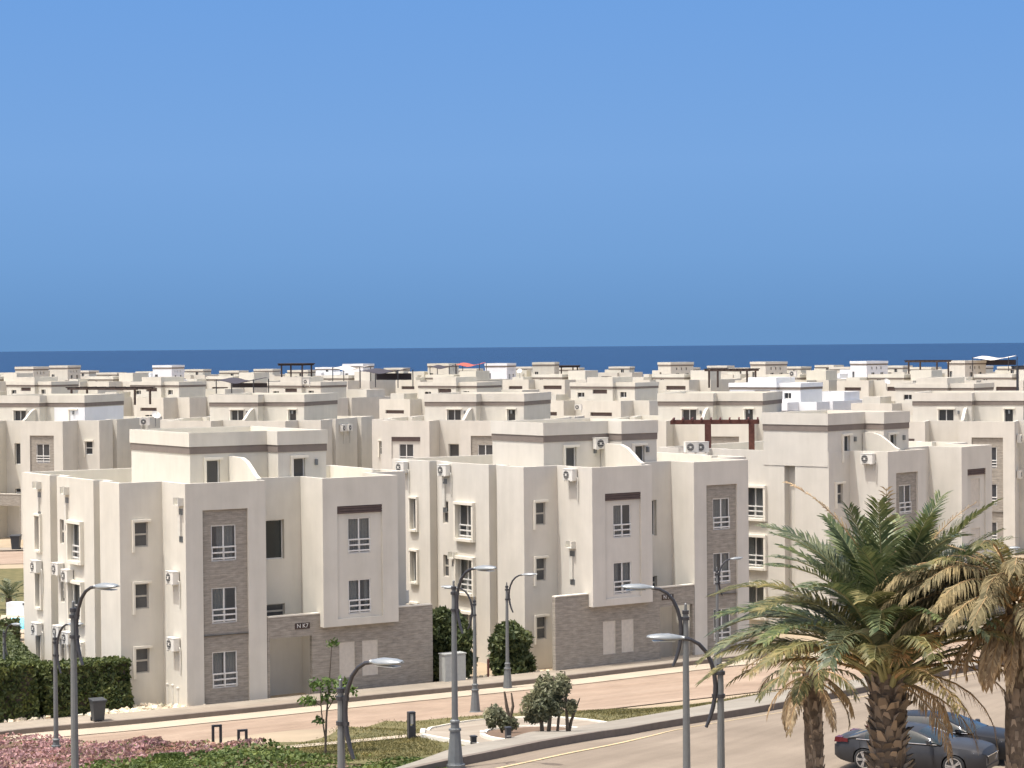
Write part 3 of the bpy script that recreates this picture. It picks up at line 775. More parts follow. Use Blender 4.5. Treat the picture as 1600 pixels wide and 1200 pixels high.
def hedge(name, line, width, hts, label, group=None, size=.14, dens=190, mat='hedge', cat='hedge', seed=1):
    """clipped hedge along a line of ground points (world), heights per point"""
    root = empty(name, line[0]); o = Vector(line[0]); lf = lump(seed); pts = []
    core = MB()
    for (a, b), (h0, h1) in zip(zip(line, line[1:]), zip(hts, hts[1:])):
        t = (b - a); Ls = t.length; t.normalize(); n = Vector((t.y, -t.x, 0)); z = Vector((0, 0, 1))
        def put(p, nr):
            d = lf(p * 1.1) * .22 + random.gauss(0, .05); pts.append((p + nr * d - o, (nr + z * .3).normalized()))
        for k in range(int(Ls * max(h0, h1) * dens * 2 + Ls * width * dens * 1.4 + 2 * width * h0 * dens)):
            s = random.random(); h = h0 + (h1 - h0) * s; c = a + (b - a) * s; m = random.random()
            A = 2 * h * Ls; Bt = width * Ls; E = 2 * width * h; m *= A + Bt + E
            if m < A: sd = 1 if random.random() < .6 else -1; put(c + n * sd * width / 2 + z * random.random() * h, n * sd)
            elif m < A + Bt: put(c + n * random.uniform(-.5, .5) * width + z * h, z)
            else:
                e, sg, hh = (a, -1, h0) if random.random() < .5 else (b, 1, h1)
                put(e + n * random.uniform(-.5, .5) * width + z * random.random() * hh, t * sg)
        w = width * .5 - .16
        q = [a - n * w + t * .14, a + n * w + t * .14, b + n * w - t * .14, b - n * w - t * .14]; q = [k - o for k in q]
        T = [k + z * ((h0 if i in (0, 1) else h1) - .16) for i, k in enumerate(q)]; B = [k - z * .3 for k in q]
        core.poly(*T); 
        for i in range(4): core.poly(B[i], B[(i + 1) % 4], T[(i + 1) % 4], T[i])
    mb = MB(); leaf_quads(mb, pts, size, .6); mb.build('foliage', mat, root); core.build('branches', 'twig', root)
    tag(root, label, cat, group); return root
def bush(name, p, blobs, label, mat, size, dens, stems, cat='shrub', group=None, seed=3, trunk='trunk'):
    """blobs: (dx,dy,z,rx,rz) ellipsoid clumps; stems: list of polylines with radii"""
    root = empty(name, p); mb = MB(); pts = []; lf = lump(seed)
    for dx, dy, z, rx, rz in blobs:
        for _ in range(int(dens * rx * rx * (1 + rz / rx))):
            d = Vector((random.gauss(0, 1), random.gauss(0, 1), random.gauss(0, 1))).normalized()
            r = random.random() ** .45; r *= 1 + .28 * lf(d * 2.2 + Vector((dx, dy, z)) * 2)
            if lf(d * 3.4 + Vector((z, dx, dy)) * 3) < -.62: continue
            q = Vector((dx + d.x * rx * r, dy + d.y * rx * r, z + d.z * rz * r)); 
            if q.z > .05: pts.append((q, d))
    leaf_quads(mb, pts, size, .75, 2.2); mb.build('foliage', mat, root)
    t = MB()
    for path, rad in stems: t.tube(path, rad, 6)
    t.build(trunk, 'twig', root)
    tag(root, label, cat, group); return root
def frond(lm, rm, base, az, e0, length, droop, wid=.52, nl=34, lw=.045, hang=0.0, twist=0.0, sag=.0, r0=.035):
    """one feather frond: rachis tube into rm, folded leaflets into lm"""
    P = [Vector(base)]; T = []; k = 14; el = e0; h = Vector((cos(az), sin(az), 0)); z = Vector((0, 0, 1)); sd = Vector((-sin(az), cos(az), 0))
    for i in range(k):
        t = (i + .5) / k; e = e0 - droop * t ** 1.35; a = twist * t
        d = h * cos(e) * cos(a) + sd * cos(e) * sin(a) + z * sin(e); T.append(d); P.append(P[-1] + d * (length / k))
    T.append(T[-1])
    rm.tube(P[::2] if k % 2 == 0 else P, [r0 * (1 - .85 * i / 7) for i in range(len(P[::2]))], 5, False)
    for i in range(nl):
        t = .13 + .87 * (i + random.random() * .6) / nl
        x = t * k; j = min(k - 1, int(x)); p = P[j] + (P[j + 1] - P[j]) * (x - j); d = T[j]
        s = sd - d * sd.dot(d); s.normalize(); up = s.cross(d); 
        if up.z < 0: up = -up
        ll = wid * (.35 + .65 * sin(min(1, (t - .08) * 1.9) * pi / 2)) * (1 - .55 * max(0, t - .6) / .4)
        for sg in (-1, 1):
            if random.random() < sag: continue
            fw = .55 + .75 * t + random.uniform(-.18, .18)
            v = (s * sg * 1.0 + d * fw + up * (.45 - .25 * t + random.uniform(-.15, .15)) - z * hang * random.uniform(.7, 1.3)).normalized()
            l = ll * random.uniform(.82, 1.12); m = p + v * l * .55; v2 = (v - z * (.22 + hang * .8 + random.random() * .2)).normalized(); q = m + v2 * l * .45
            w = v.cross(up).normalized() * lw * .5 + up * lw * .15
            lm.poly(p - w * .5, p + w * .5, m + w, m - w); lm.poly(m - w, m + w, q + w * .12, q - w * .12)
def palm_trunk(root, h, r0, r1, lean=(0, 0), boots=True, shag=.1, seed=2, rows=None):
    r = random.Random(seed); mb = MB(); path = []; rad = []
    for i in range(15):
        t = i / 14; path.append((lean[0] * t * t, lean[1] * t * t, -.5 + (h + .5) * t)); rad.append(r0 + (r1 - r0) * t + .015 * sin(i * 2.1))
    mb.tube(path, rad, 14); t_ = mb.build('trunk', 'bark_core', root)
    b = MB(); rows = rows or int(h / .13)
    for i in range(rows):
        t = (i + .5) / rows; c = Vector((lean[0] * t * t, lean[1] * t * t, h * t)); R = r0 + (r1 - r0) * t
        n = 10
        for j in range(n):
            a = 2 * pi * (j + .5 * (i % 2) + .35 * r.random()) / n; d = Vector((cos(a), sin(a), 0)); s = Vector((-sin(a), cos(a), 0)); z = Vector((0, 0, 1))
            w = R * r.uniform(.20, .38); hh = h / rows * r.uniform(.9, 2.4) if boots else h / rows * .8; o = shag * r.uniform(.15, 1.7); s = s + z * r.uniform(-.3, .3); c = c + z * r.uniform(-.05, .05)
            p = c + d * (R - .02); tip = p + z * hh + d * o; tw = w * r.uniform(.35, .65)
            q = [p - s * w, p + s * w, tip + s * tw, tip - s * tw]; bk = [p + z * hh * .55 + s * w * .8, p + z * hh * .55 - s * w * .8]
            b.poly(*q); b.poly(q[3], q[2], bk[0], bk[1]); b.poly(q[0], q[3], bk[1]); b.poly(q[2], q[1], bk[0])
    b.build('leaf_bases', 'bark', t_)
    return Vector(path[-1])

# ------------------------------------------------------------------ street lamp
def lamp_proto():
    root = empty('street_lamp')
    b = MB()
    b.lathe([(.30, -.4), (.30, .06), (.25, .07), (.235, .12), (.205, .5), (.165, .95), (.155, 1.05), (.19, 1.06), (.19, 1.12), (.135, 1.14), (.125, 1.3), (.15, 1.31), (.15, 1.36), (.095, 1.40)], 10)
    b.build('base', 'steel', root)
    p = MB(); p.tube([(0, 0, 1.38), (0, 0, 4.2), (0, 0, 5.32)], [.098, .078, .064], 12); p.lathe([(.035, 5.32), (.035, 5.52), (.001, 5.55)], 8)
    p.build('pole', 'steel', root)
    c = MB()
    for z in (4.62, 5.12): c = MB(); c.lathe([(.10, z), (.10, z + .08)], 10); c.box(.06, .19, -.04, .04, z, z + .08); c.build('bracket', 'steel_dark', root)
    c = MB(); c.lathe([(.085, 5.27), (.085, 5.36)], 10); c.build('collar', 'steel_dark', root)
    a = MB(); pts = [(.33, 3.98), (.24, 4.18), (.17, 4.42), (.125, 4.66), (.115, 4.9), (.135, 5.14), (.20, 5.38), (.31, 5.62), (.47, 5.80), (.66, 5.905), (.86, 5.94)]
    a.tube([(x, 0, z) for x, z in pts], [.036, .044, .048, .05, .05, .05, .048, .046, .043, .04, .038], 8); a.build('arm', 'steel_dark', root)
    h = MB(); prof = [(.80, .045, .04), (.90, .06, .05), (.98, .13, .065), (1.15, .18, .085), (1.4, .18, .07), (1.56, .13, .04), (1.63, .06, .02)]
    rows = []
    for x, w, t in prof:
        zc = 5.945 + (x - .8) * .06; i = len(h.v)
        for yy, zz in ((-1, -.55), (-1, .1), (-.62, .85), (0, 1.05), (.62, .85), (1, .1), (1, -.55), (0, -.75)): h.v.append((x, yy * w, zc + zz * t))
        rows.append(i)
    for r0, r1 in zip(rows, rows[1:]):
        for j in range(8): h.f.append((r0 + j, r1 + j, r1 + (j + 1) % 8, r0 + (j + 1) % 8)[::-1]); h.m.append(0)
    h.f.append(tuple(rows[0] + j for j in range(8))); h.m.append(0); h.f.append(tuple(rows[-1] + j for j in reversed(range(8)))); h.m.append(0)
    hd = h.build('lamp_head', 'head', root, True)
    l = MB(); l.box(1.02, 1.5, -.11, .11, 5.885, 5.905); l.build('lens', 'lens', hd)
    return root

# ------------------------------------------------------------------ car
def car(name, loc, rz, paint, label, hatch=False):
    root = empty(name, loc, rz); Lc, Wd = 4.62, .90
    def tab(*p): return lambda x: lerp_tab(p, x)
    zt = tab((0, .62), (.04, .80), (.12, .90), (.5, .985), (1.0, 1.03), (1.5, 1.03), (2.6, 1.03), (3.2, 1.05), (3.9, 1.06), (4.35, 1.05), (4.52, .98), (4.62, .75))   # x=0 front
    zb = tab((0, .30), (.15, .22), (.5, .2), (4.1, .2), (4.45, .27), (4.62, .36))
    hw = tab((0, .62), (.1, .74), (.35, .84), (.8, .89), (1.6, .90), (3.6, .90), (4.2, .86), (4.5, .78), (4.62, .68))
    wx = (.90, 3.62); wr = .37
    X = sorted({*[i * Lc / 44 for i in range(45)], *[w + wr * k for w in wx for k in (-1.001, -.999, -.9, -.7, -.4, 0, .4, .7, .9, .999, 1.001)]})
    b = MB(); rows = []
    for x in X:
        lo = zb(x)
        for w in wx:
            if abs(x - w) < wr: lo = max(lo, .33 + sqrt(wr * wr - (x - w) ** 2))
        t, w = zt(x), hw(x); m = max(lo + .02, .5)
        sec = [(w * .93, lo), (w * .985, max(lo + .01, .36)), (w, max(m, .55)), (w * .985, max(m + .02, .74)), (w * .93, max(m + .04, t - .09)), (w * .80, t - .02), (w * .4, t + .018), (0, t + .025)]
        ring = [(x, -y, z) for y, z in sec] + [(x, y, z) for y, z in reversed(sec[:-1])]
        rows.append(len(b.v)); b.v.extend(ring)
    n = 15
    for r0, r1 in zip(rows, rows[1:]):
        for j in range(n - 1): b.f.append((r0 + j, r0 + j + 1, r1 + j + 1, r1 + j)); b.m.append(0)
        b.f.append((r0 + n - 1, r0, r1, r1 + n - 1)); b.m.append(1)
    b.f.append(tuple(rows[0] + j for j in range(n))[::-1]); b.m.append(0); b.f.append(tuple(rows[-1] + j for j in range(n))); b.m.append(0)
    body = b.build('body', [paint, 'black'], root, True)
    # cabin: glass shell and roof skin over it
    ct = tab((1.28, 1.03), (1.75, 1.25), (2.15, 1.40), (2.55, 1.455), (3.0, 1.45), (3.4, 1.36), (3.85, 1.17), (4.15, 1.05)) if not hatch else tab((1.2, 1.03), (1.7, 1.25), (2.1, 1.42), (2.6, 1.48), (3.4, 1.45), (4.0, 1.36), (4.35, 1.1), (4.4, 1.04))
    x0, x1 = (1.28, 4.15) if not hatch else (1.2, 4.4)
    g = MB(); rows = []; XS = [x0 + (x1 - x0) * i / 22 for i in range(23)]
    for x in XS:
        t = ct(x); k = (t - 1.0) / .46; w0, w1 = hw(x) * .93, .86 - .24 * k
        sec = [(w0, .97), ((w0 + w1) / 2 + .02, (t + .97) / 2), (w1, t - .035), (w1 * .86, t - .005), (0, t + .015)]
        rows.append(len(g.v)); g.v.extend([(x, -y, z) for y, z in sec] + [(x, y, z) for y, z in reversed(sec[:-1])])
    for i, (r0, r1) in enumerate(zip(rows, rows[1:])):
        xm = (XS[i] + XS[i + 1]) / 2
        for j in range(8):
            roof = j in (2, 3, 4, 5)
            pill = (2.72 < xm < 2.86) or (3.62 < xm and not hatch and j in (0, 1, 6, 7)) or xm < 1.45 and j in (0, 7) or (hatch and xm > 3.95 and j in (0, 1, 6, 7))
            mi = 0
            if roof and 2.12 < xm < (3.25 if not hatch else 4.05): mi = 1
            elif pill and not roof: mi = 1
            if j in (2, 5) and xm > 1.5: mi = 1
            g.f.append((r0 + j, r0 + j + 1, r1 + j + 1, r1 + j)); g.m.append(mi)
    cab = g.build('cabin', ['car_glass', paint], root, True)
    tr = MB()
    for s in (-1, 1):
        P = [(x, s * (hw(x) * .935 + .004), .985) for x in XS[1:-2]]; tr.tube(P, .013, 5)
    tr.build('window_trim', 'chrome', cab)
    for s in (-1, 1):
        for w in wx:
            y = s * (.80)
            wh = MB(); wh.tube([(w, y - s * .11, .33), (w, y - s * .10, .33), (w, y + s * .07, .33), (w, y + s * .09, .33)], [.29, .325, .325, .29], 28)
            wo = wh.build('wheel', 'tyre', root)
            rm = MB(); rm.tube([(w, y + s * .092, .33), (w, y + s * .096, .33)], .055, 12)
            for k in range(5):
                for dk in (-.13, .13):
                    a = 2 * pi * k / 5 + dk; d = Vector((cos(a), 0, sin(a))); pq = Vector((-sin(a), 0, cos(a)))
                    rm.obox(Vector((w, y + s * .088, .33)) + d * .04 - pq * .018, d * .19, pq * .036, Vector((0, s * .012, 0)))
            for k in range(24):
                a0, a1 = 2 * pi * k / 24, 2 * pi * (k + 1) / 24
                f = lambda a, r: Vector((w + cos(a) * r, y + s * .097, .33 + sin(a) * r))
                rm.poly(f(a0, .225), f(a0, .252), f(a1, .252), f(a1, .225))
            rm.build('rim', 'rim', wo)
            dk = MB(); dk.tube([(w, y + s * .08, .33), (w, y + s * .084, .33)], .24, 20); dk.build('brake_disc', 'black', wo)
        l = MB(); l.obox((.20, s * .52, .63), (.36, s * .27, .06), (.0, s * .02, .0), (.03, 0, .11)); l.poly((.06, s * .50, .64), (.30, s * .80, .70), (.32, s * .80, .80), (.10, s * .50, .74))
        l.build('headlight', 'lens', root)
        l = MB(); l.obox((4.36, s * .48, .84), (.22, 0, 0), (0, s * .34, 0), (-.03, 0, .17)); l.obox((4.14, s * .845, .86), (.36, -s * .075, 0), (0, s * .03, 0), (0, 0, .13)); l.build('tail_light', 'redlamp', root)
        m = MB(); m.obox((1.52, s * .90, 1.0), (.12, 0, 0), (0, s * .2, .03), (.03, 0, .13)); m.build('mirror', paint, root)
        d = MB()
        for x in (2.3, 3.25): d.box(x, x + .18, s * .905 - .008, s * .905 + .008, .86, .89)
        d.build('door_handle', 'chrome', root)
        d = MB()
        for x in (1.5, 2.79, 3.75): d.box(x, x + .008, s * .902 - .004, s * .902 + .004, .34, .97)
        d.build('door_seam', 'black', root)
    gr = MB(); gr.box(-.015, .02, -.45, .45, .42, .66); gr.box(-.02, .03, -.6, .6, .25, .36); gr.build('grille', 'black', root)
    gb = MB(); gb.obox((-.03, -.5, .66), (.03, 0, 0), (0, 1.0, 0), (0, 0, .025))
    for s in (-1, 1): gb.obox((-.028, s * .5, .66), (.03, 0, 0), (0, -s * .17, -.22), (0, s * .02, 0.02))
    gb.build('grille_trim', 'chrome', root)
    for o in root.children_recursive:
        if o.name.startswith(('wheel', 'rim', 'brake')): continue
        for v in o.data.vertices:
            if v.co.z > .5: v.co.z = .5 + (v.co.z - .5) * .86
        o.data.set_sharp_from_angle(angle=radians(32))
    tag(root, label, 'car'); return root
# ================================================================== the place
SUN_EL, SUN_AZ = radians(70), atan2(-.875, -.485)      # azimuth measured from +Y towards +X
terrain()

# ------------------------------------------------------------------ street front
wA = empty  # alias kept short
A, Au, Al, Ar = block('apartment_block', (-16.128, 111.863, 0), radians(32.9), sign='N K7', shut=())
tag(A, 'nearest cream three-storey block on the left, with hedge and rubble at its corner', 'apartment block', 'blocks along the street')
B, Bu, Bl, Br = block('apartment_block', (2.21 + 14 * .809, 122.52 + 14 * .588, 0), radians(36), True, 4.1, 3.4, 4.2, 2.3, sign='N K6', wall='wall_grey', pw=(4.9, 7.45, 12.05), py=(2.3, 3.5), pb=8.4, stair=(7.8, -.15, 3.45), rwin=((.35, .65), (.5, .68)))
tag(B, 'greyish three-storey block in the middle with two round-topped bushes at its left corner', 'apartment block', 'blocks along the street')
C, Cu, Cl, Cr = block('apartment_block', (22.88, 138.73, 0), radians(48), sign='N K5', shut=('V0', 'V1'), wall='wall_grey', wR=3.55, wV=3.75, pw=(-2.33, 1.75, 4.6), py=(2.8, 1.4), pb=7.6, stair=(1.45, .15, 2.75), rwin=((.4, .6), (.2, .5)))
tag(C, 'three-storey block on the right whose lower half stands behind the big green palm', 'apartment block', 'blocks along the street')

e = Au.find(-2.3, 16, -2.3, 12)
def bspan(pr, e, b): return (b - e.p.y) / e.t.y
ac_unit(e, bspan(Au, e, 13.6), 5.95, A, 'upper air conditioner at the far back end of the left block\'s bright side wall')
ac_unit(e, bspan(Au, e, 13.6), 2.6, A, 'lower air conditioner at the far back end of the left block\'s bright side wall')
e = Au.find(-2.3, 11, -2.3, 6.05)
ac_unit(e, bspan(Au, e, 10.5), 6.05, A, 'upper air conditioner over a narrow window, middle of the left block\'s bright side')
ac_unit(e, bspan(Au, e, 10.5), 2.75, A, 'lower air conditioner over a narrow window, middle of the left block\'s bright side')
ac_unit(e, bspan(Au, e, 9.2), 5.8, A, 'upper air conditioner directly beside the railed windows of the left block\'s bright side')
ac_unit(e, bspan(Au, e, 9.2), 2.55, A, 'lower air conditioner behind the lamp post on the left block\'s bright side')
e = Au.find(0, 2.75, 0, 0)
ac_unit(e, bspan(Au, e, 1.15), 6.2, A, 'upper air conditioner on the narrow bright return left of the stone panel')
ac_unit(e, bspan(Au, e, 1.15), 2.9, A, 'lower air conditioner on the narrow bright return left of the stone panel')
e = Bu.find(14.0, 6.05, 14.0, 11)
ac_unit(e, bspan(Bu, e, 10.2), 10.45, B, 'air conditioner just under the roof edge of the middle block\'s bright side wall')
e = Bu.find(14.0, 12, 14.0, 16)
ac_unit(e, bspan(Bu, e, 14.6), 10.45, B, 'air conditioner under the roof edge at the back end of the middle block')
e = Bu.find(11.7, -.4, 11.7, 2.75)
ac_unit(e, bspan(Bu, e, 1.3), 10.45, B, 'air conditioner high on the middle block beside the louvred bay')
e = Cu.find(0, 2.75, 0, 0)
ac_unit(e, bspan(Cu, e, 1.3), 10.45, C, 'air conditioner high on the right block above the palm')
e = Br.find(7.45, 3.5, 12.05, 3.5)
ac_unit(e, e.L - .75, 12.0, B, 'air conditioner on the shaded front of the middle block\'s roof room')
e = Au.find(14.12, 2.75, 14.12, 5.25)
ac_unit(e, .8, 4.1, A, 'air conditioner on the right end of the left block behind its stone wall')

# empty bracket frames with white trunking where units are missing
def trunking(e, u, z, h, root, par_label):
    t = MB()
    e.box(t, u - .3, u + .3, 0, .30, z + h, z + h + .05); e.box(t, u - .3, u - .25, .0, .30, z + h + .05, z + h + .4); e.box(t, u + .25, u + .3, .0, .30, z + h + .05, z + h + .4)
    e.box(t, u - .16, u + .10, 0, .12, z, z + h - .45)
    t.mi = 1; e.box(t, u - .22, u + .2, .0, .02, z + h - .44, z + h - .16); e.box(t, u - .22, u + .2, 0, .02, z - .3, z - .01)
    t.build('pipe_trunking', ['pipe', 'steel'], root)
e = Au.find(0, 2.75, 0, 0); trunking(e, bspan(Au, e, .5), 8.6, 1.5, A, '')
e = Au.find(-2.3, 11, -2.3, 6.05); trunking(e, bspan(Au, e, 9.6), 8.7, 1.6, A, '')
e = Au.find(-2.3, 16, -2.3, 12); trunking(e, bspan(Au, e, 13.5), 9.2, 1.2, A, '')
e = Bu.find(14.0, 6.05, 14.0, 11); trunking(e, bspan(Bu, e, 9.5), 3.9, 1.8, B, ''); trunking(e, bspan(Bu, e, 10.4), 8.6, 1.8, B, '')
e = Bu.find(11.7, -.4, 11.7, 2.75); trunking(e, bspan(Bu, e, 1.4), 5.0, 1.7, B, '')

# ------------------------------------------------------------------ second row, the same blocks turned to face us
SW = lambda *n: None
WHITE = {'cream_render': M['wall_white']}; GREY = {'cream_render': M['wall_grey']}; SAND = {'cream_render': M['wall_sand']}
R2, R2u, R2l, R2r = block('apartment_block', (0, 0, 0), 0, True, fine=False, pw=(-.27, 3.9, 8.9), wP=4.6, wR=2.8, wV=4.7, depth=15)
row2 = [(97, 213, 20, None, 'block at the left edge in the second row, roof room partly painted white'),
        (445, 208, 20, None, 'second-row block rising straight behind the nearest left block'),
        (793, 203, 20, GREY, 'second-row block seen between the two big front blocks'),
        (1171, 197, 20, None, 'second-row block behind the red-brown roof pergola'),
        (1585, 190, 20, GREY, 'second-row block at the right edge with a bare curved stair parapet')]
R2S = []
for i, (px, Y, th, sw, lab) in enumerate(row2):
    o = R2 if i == 0 else copy_tree(R2, None, sw)
    o.location = (((px - 800) / F) * Y, Y, 0); o.rotation_euler = (0, 0, radians(-th))
    tag(o, lab, 'apartment block', 'turned blocks in the second row'); R2S.append(o)
w = MB(); w.box(-3.0, .27 + .05, 3.485, 3.499, 10.36, 12.4); w.box(.271, .284, 3.5, 10.88, 10.36, 12.4)
w.build('whitewashed_patch', 'wall_white', [c for c in R2S[0].children if c.name.startswith('roof_room')][0])
for k, z in enumerate((9.4, 6.4)):
    e = R2u.find(0, 2.75, 0, 0)
    ac_unit(e, 1.4, z, R2S[4], ('upper' if k == 0 else 'lower') + ' air conditioner on the shaded side at the right edge of the photo')
e = R2u.find(-2.3, 11, -2.3, 6.05)
for k, (u, nm) in enumerate(((1.2, 'left'), (2.6, 'right'))):
    ac_unit(e, u, 10.0, R2S[1], nm + ' one of two air conditioners high on a shaded end wall of the second row')

# ------------------------------------------------------------------ rows further back
ORD = ['first', 'second', 'third', 'fourth', 'fifth', 'sixth', 'seventh', 'eighth', 'ninth', 'tenth', 'eleventh', 'twelfth', 'thirteenth', 'fourteenth', 'fifteenth', 'sixteenth']
def row(kind, name, items, rowname, group, cat='apartment block', extra=None, lw=''):
    p = far_block(name, kind); objs = []
    for i, it in enumerate(items):
        px, Y, th, sw = it[:4]; o = p if i == 0 else copy_tree(p, None, sw)
        o.location = (((px - 800) / F) * Y, Y, it[4] if len(it) > 4 else 0); o.rotation_euler = (0, 0, radians(-th))
        t = (extra or {}).get(i)
        tag(o, t or '%s, %s from left' % (rowname, ORD[i]), cat, group); objs.append(o)
    return objs
V = row('V', 'apartment_block', [(55, 327, 35, None), (255, 314, 35, None), (477, 300, 35, GREY), (722, 287, 35, None), (970, 273, 35, None), (1230, 259, 35, WHITE), (1502, 246, 35, GREY)],
        'third-row louvred block with raised middle on its roof room', 'louvred blocks of the third row',
        extra={5: 'bright white louvred block in the third row, whiter than its neighbours'})
W = row('W', 'apartment_block', [(-10, 399, 33, None), (172, 386, 33, None), (362, 374, 33, None), (545, 372, 33, GREY), (712, 368, 33, SAND), (884, 361, 33, None), (1078, 348, 33, None), (1262, 335, 33, SAND), (1428, 325, 33, None), (1600, 318, 33, GREY)],
        'fourth-row flat-topped cream block with a wide louvre', 'flat-topped blocks of the fourth row')
T = row('T', 'apartment_block', [(42, 470, 25, SAND), (97, 500, 22, None), (260, 480, 22, WHITE), (560, 470, 22, WHITE), (694, 460, 22, SAND), (786, 450, 20, WHITE), (863, 470, 12, SAND), (1033, 440, 62, None), (1182, 432, 58, None), (1340, 425, 58, WHITE), (1494, 418, 58, GREY)],
        'skyline block with a small square stair tower', 'stair-tower blocks on the skyline',
        extra={7: 'skyline block with a slotted stair tower rising left of the sea gap', 9: 'skyline block with the brightest white slotted stair tower', 10: 'skyline block at far right with a grey slotted stair tower'})
S = row('S', 'low_block', [(20, 560, 25, None), (75, 640, 18, SAND), (135, 600, 25, GREY), (180, 540, 20, None), (238, 560, 25, None), (316, 610, 20, None), (370, 560, 25, SAND), (425, 600, 20, None), (480, 560, 20, SAND), (520, 640, 20, WHITE), (630, 600, 20, None), (745, 560, 20, SAND), (832, 600, 20, None), (905, 560, 20, SAND), (985, 580, 20, None)],
        'hut-topped low house among the farthest roofs, left half of photo', 'farthest low houses on the left', 'house')
S2 = row('S', 'low_block', [(1080, 540, 30, None), (1135, 580, 30, GREY), (1165, 520, 40, None), (1248, 540, 40, SAND), (1300, 570, 40, None), (1325, 520, 40, GREY), (1408, 540, 40, None), (1452, 500, 40, SAND), (1535, 520, 40, None), (1592, 500, 40, SAND), (1632, 540, 40, None)],
         'hut-topped low house among the farthest roofs, right half of photo', 'farthest low houses on the right', 'house')

# ------------------------------------------------------------------ roof furniture
def pergola(name, loc, rz, wx, wy, h, mat, label, slats=9, cat='pergola', solid=False, over=.7, pw_=.11):
    r = empty(name, loc, rz)
    for x in (0, wx):
        for y in (0, wy):
            p = MB(); p.box(x - pw_, x + pw_, y - pw_, y + pw_, 0, h); p.build('post', mat, r)
    b = MB()
    for y in (0, wy): b.box(-over, wx + .5, y - .07, y + .07, h, h + .24)
    b.build('beam', mat, r)
    s = MB()
    for i in range(slats):
        x = -over + .2 + (wx + over + .2) * i / (slats - 1); s.box(x - .05, x + .05, -.6, wy + .6, h + .241, h + .38)
    if solid: s.box(-.5, wx + .5, -.5, wy + .5, h + .381, h + .42)
    s.build('rafters', mat, r)
    return tag(r, label, cat, 'timber pergolas on the roofs')
q = at(1106, 700, 146)
pergola('pergola', (q.x, q.y, 10.35), radians(-6), 2.8, 1.5, 2.38, 'wood_red', 'red-brown timber pergola with stout posts on the roof behind the middle block', 10, over=2.4, pw_=.19)
for (px, py, Y, rz, wx, wy, h, mat, lab, solid) in [
    (1178, 690, 207, -20, 4.2, 3, 2.3, 'wood_dark', 'dark brown pergola on the second-row roof right behind the red-brown pergola', True),
    (112, 632, 310, -30, 11, 3.2, 2.0, 'wood_dark', 'long dark pergola with a row of posts on a roof at far left', False),
    (1108, 606, 330, -30, 6, 3, 2.4, 'wood_dark', 'dark post pergola on a roof in the fourth row, right of the red louvre', False),
    (440, 590, 420, -20, 4.2, 4, 2.2, 'wood_dark', 'brown roofed pergola on the skyline left of centre', True),
    (1420, 592, 400, -40, 5.6, 4, 2.9, 'wood_dark', 'open post pergola on the skyline at right', False),
    (1590, 612, 262, -35, 4, 3, 2.6, 'steel_dark', 'dark steel pergola at the right edge above the second row', False),
    (870, 586, 480, -20, 3.6, 3, 1.6, 'wood_dark', 'low dark roofed pergola on the skyline right of a small band-topped tower', True)]:
    p = at(px, py, Y); pergola('pergola', (p.x, p.y, p.z), radians(rz), wx, wy, h, mat, lab, 8, solid=solid)
def sail(name, loc, rz, w, d, h, mat, label, drop=.6):
    r = empty(name, loc, rz); m = MB(); n = 8; g = []
    for i in range(n + 1):
        row_ = []
        for j in range(n + 1):
            u, v = i / n, j / n; row_.append(Vector((u * w, v * d, h - drop * (1 - (2 * u - 1) ** 2) * .5 + .45 * sin(u * 9) * .25 + .35 * v)))
        g.append(row_)
    for i in range(n):
        for j in range(n):
            a, b, c, e = g[i][j], g[i + 1][j], g[i + 1][j + 1], g[i][j + 1]; k = Vector((0, 0, .04))
            m.poly(a + k, b + k, c + k, e + k); m.poly(e, c, b, a)
    for u in range(n): m.poly(g[u][0], g[u + 1][0], g[u + 1][0] + Vector((0, 0, .04)), g[u][0] + Vector((0, 0, .04)))
    m.build('canvas', mat, r)
    for x in (0, w):
        for y in (0, d):
            p = MB(); p.tube([(x, y, 0), (x, y, h + .2)], .07, 6); p.build('post', 'steel_dark', r)
    if w > 6: s = MB(); s.box(.2, w - .2, d - .1, d - .04, h * .45, h - .35); s.build('back_curtain', 'sail_dark', r)
    return tag(r, label, 'shade sail', 'canvas shades on the roofs')
for (px, py, Y, rz, w, d, h, mat, lab) in [
    (338, 615, 300, -35, 6.5, 3, 1.7, 'sail_dark', 'dark canvas shade above the roof room right of the left block'),
    (563, 606, 330, -30, 6.5, 4, 2.4, 'sail_dark', 'large black canvas shade on the roofs left of centre'),
    (520, 596, 350, -30, 5, 3, 2.0, 'sail_pale', 'pale grey canvas awning beside the large black shade'),
    (712, 585, 430, -25, 5, 3, 1.8, 'sail_red', 'small red canvas shade on the skyline'),
    (672, 587, 420, -25, 4, 3, 1.6, 'sail_dark', 'dark canvas shade left of the small red one'),
    (1520, 580, 420, -35, 7, 4, 2.4, 'sail_pale', 'pale canvas awning on the skyline at far right')]:
    p = at(px, py, Y); sail('shade_sail', (p.x, p.y, p.z), radians(rz), w, d, h, mat, lab)

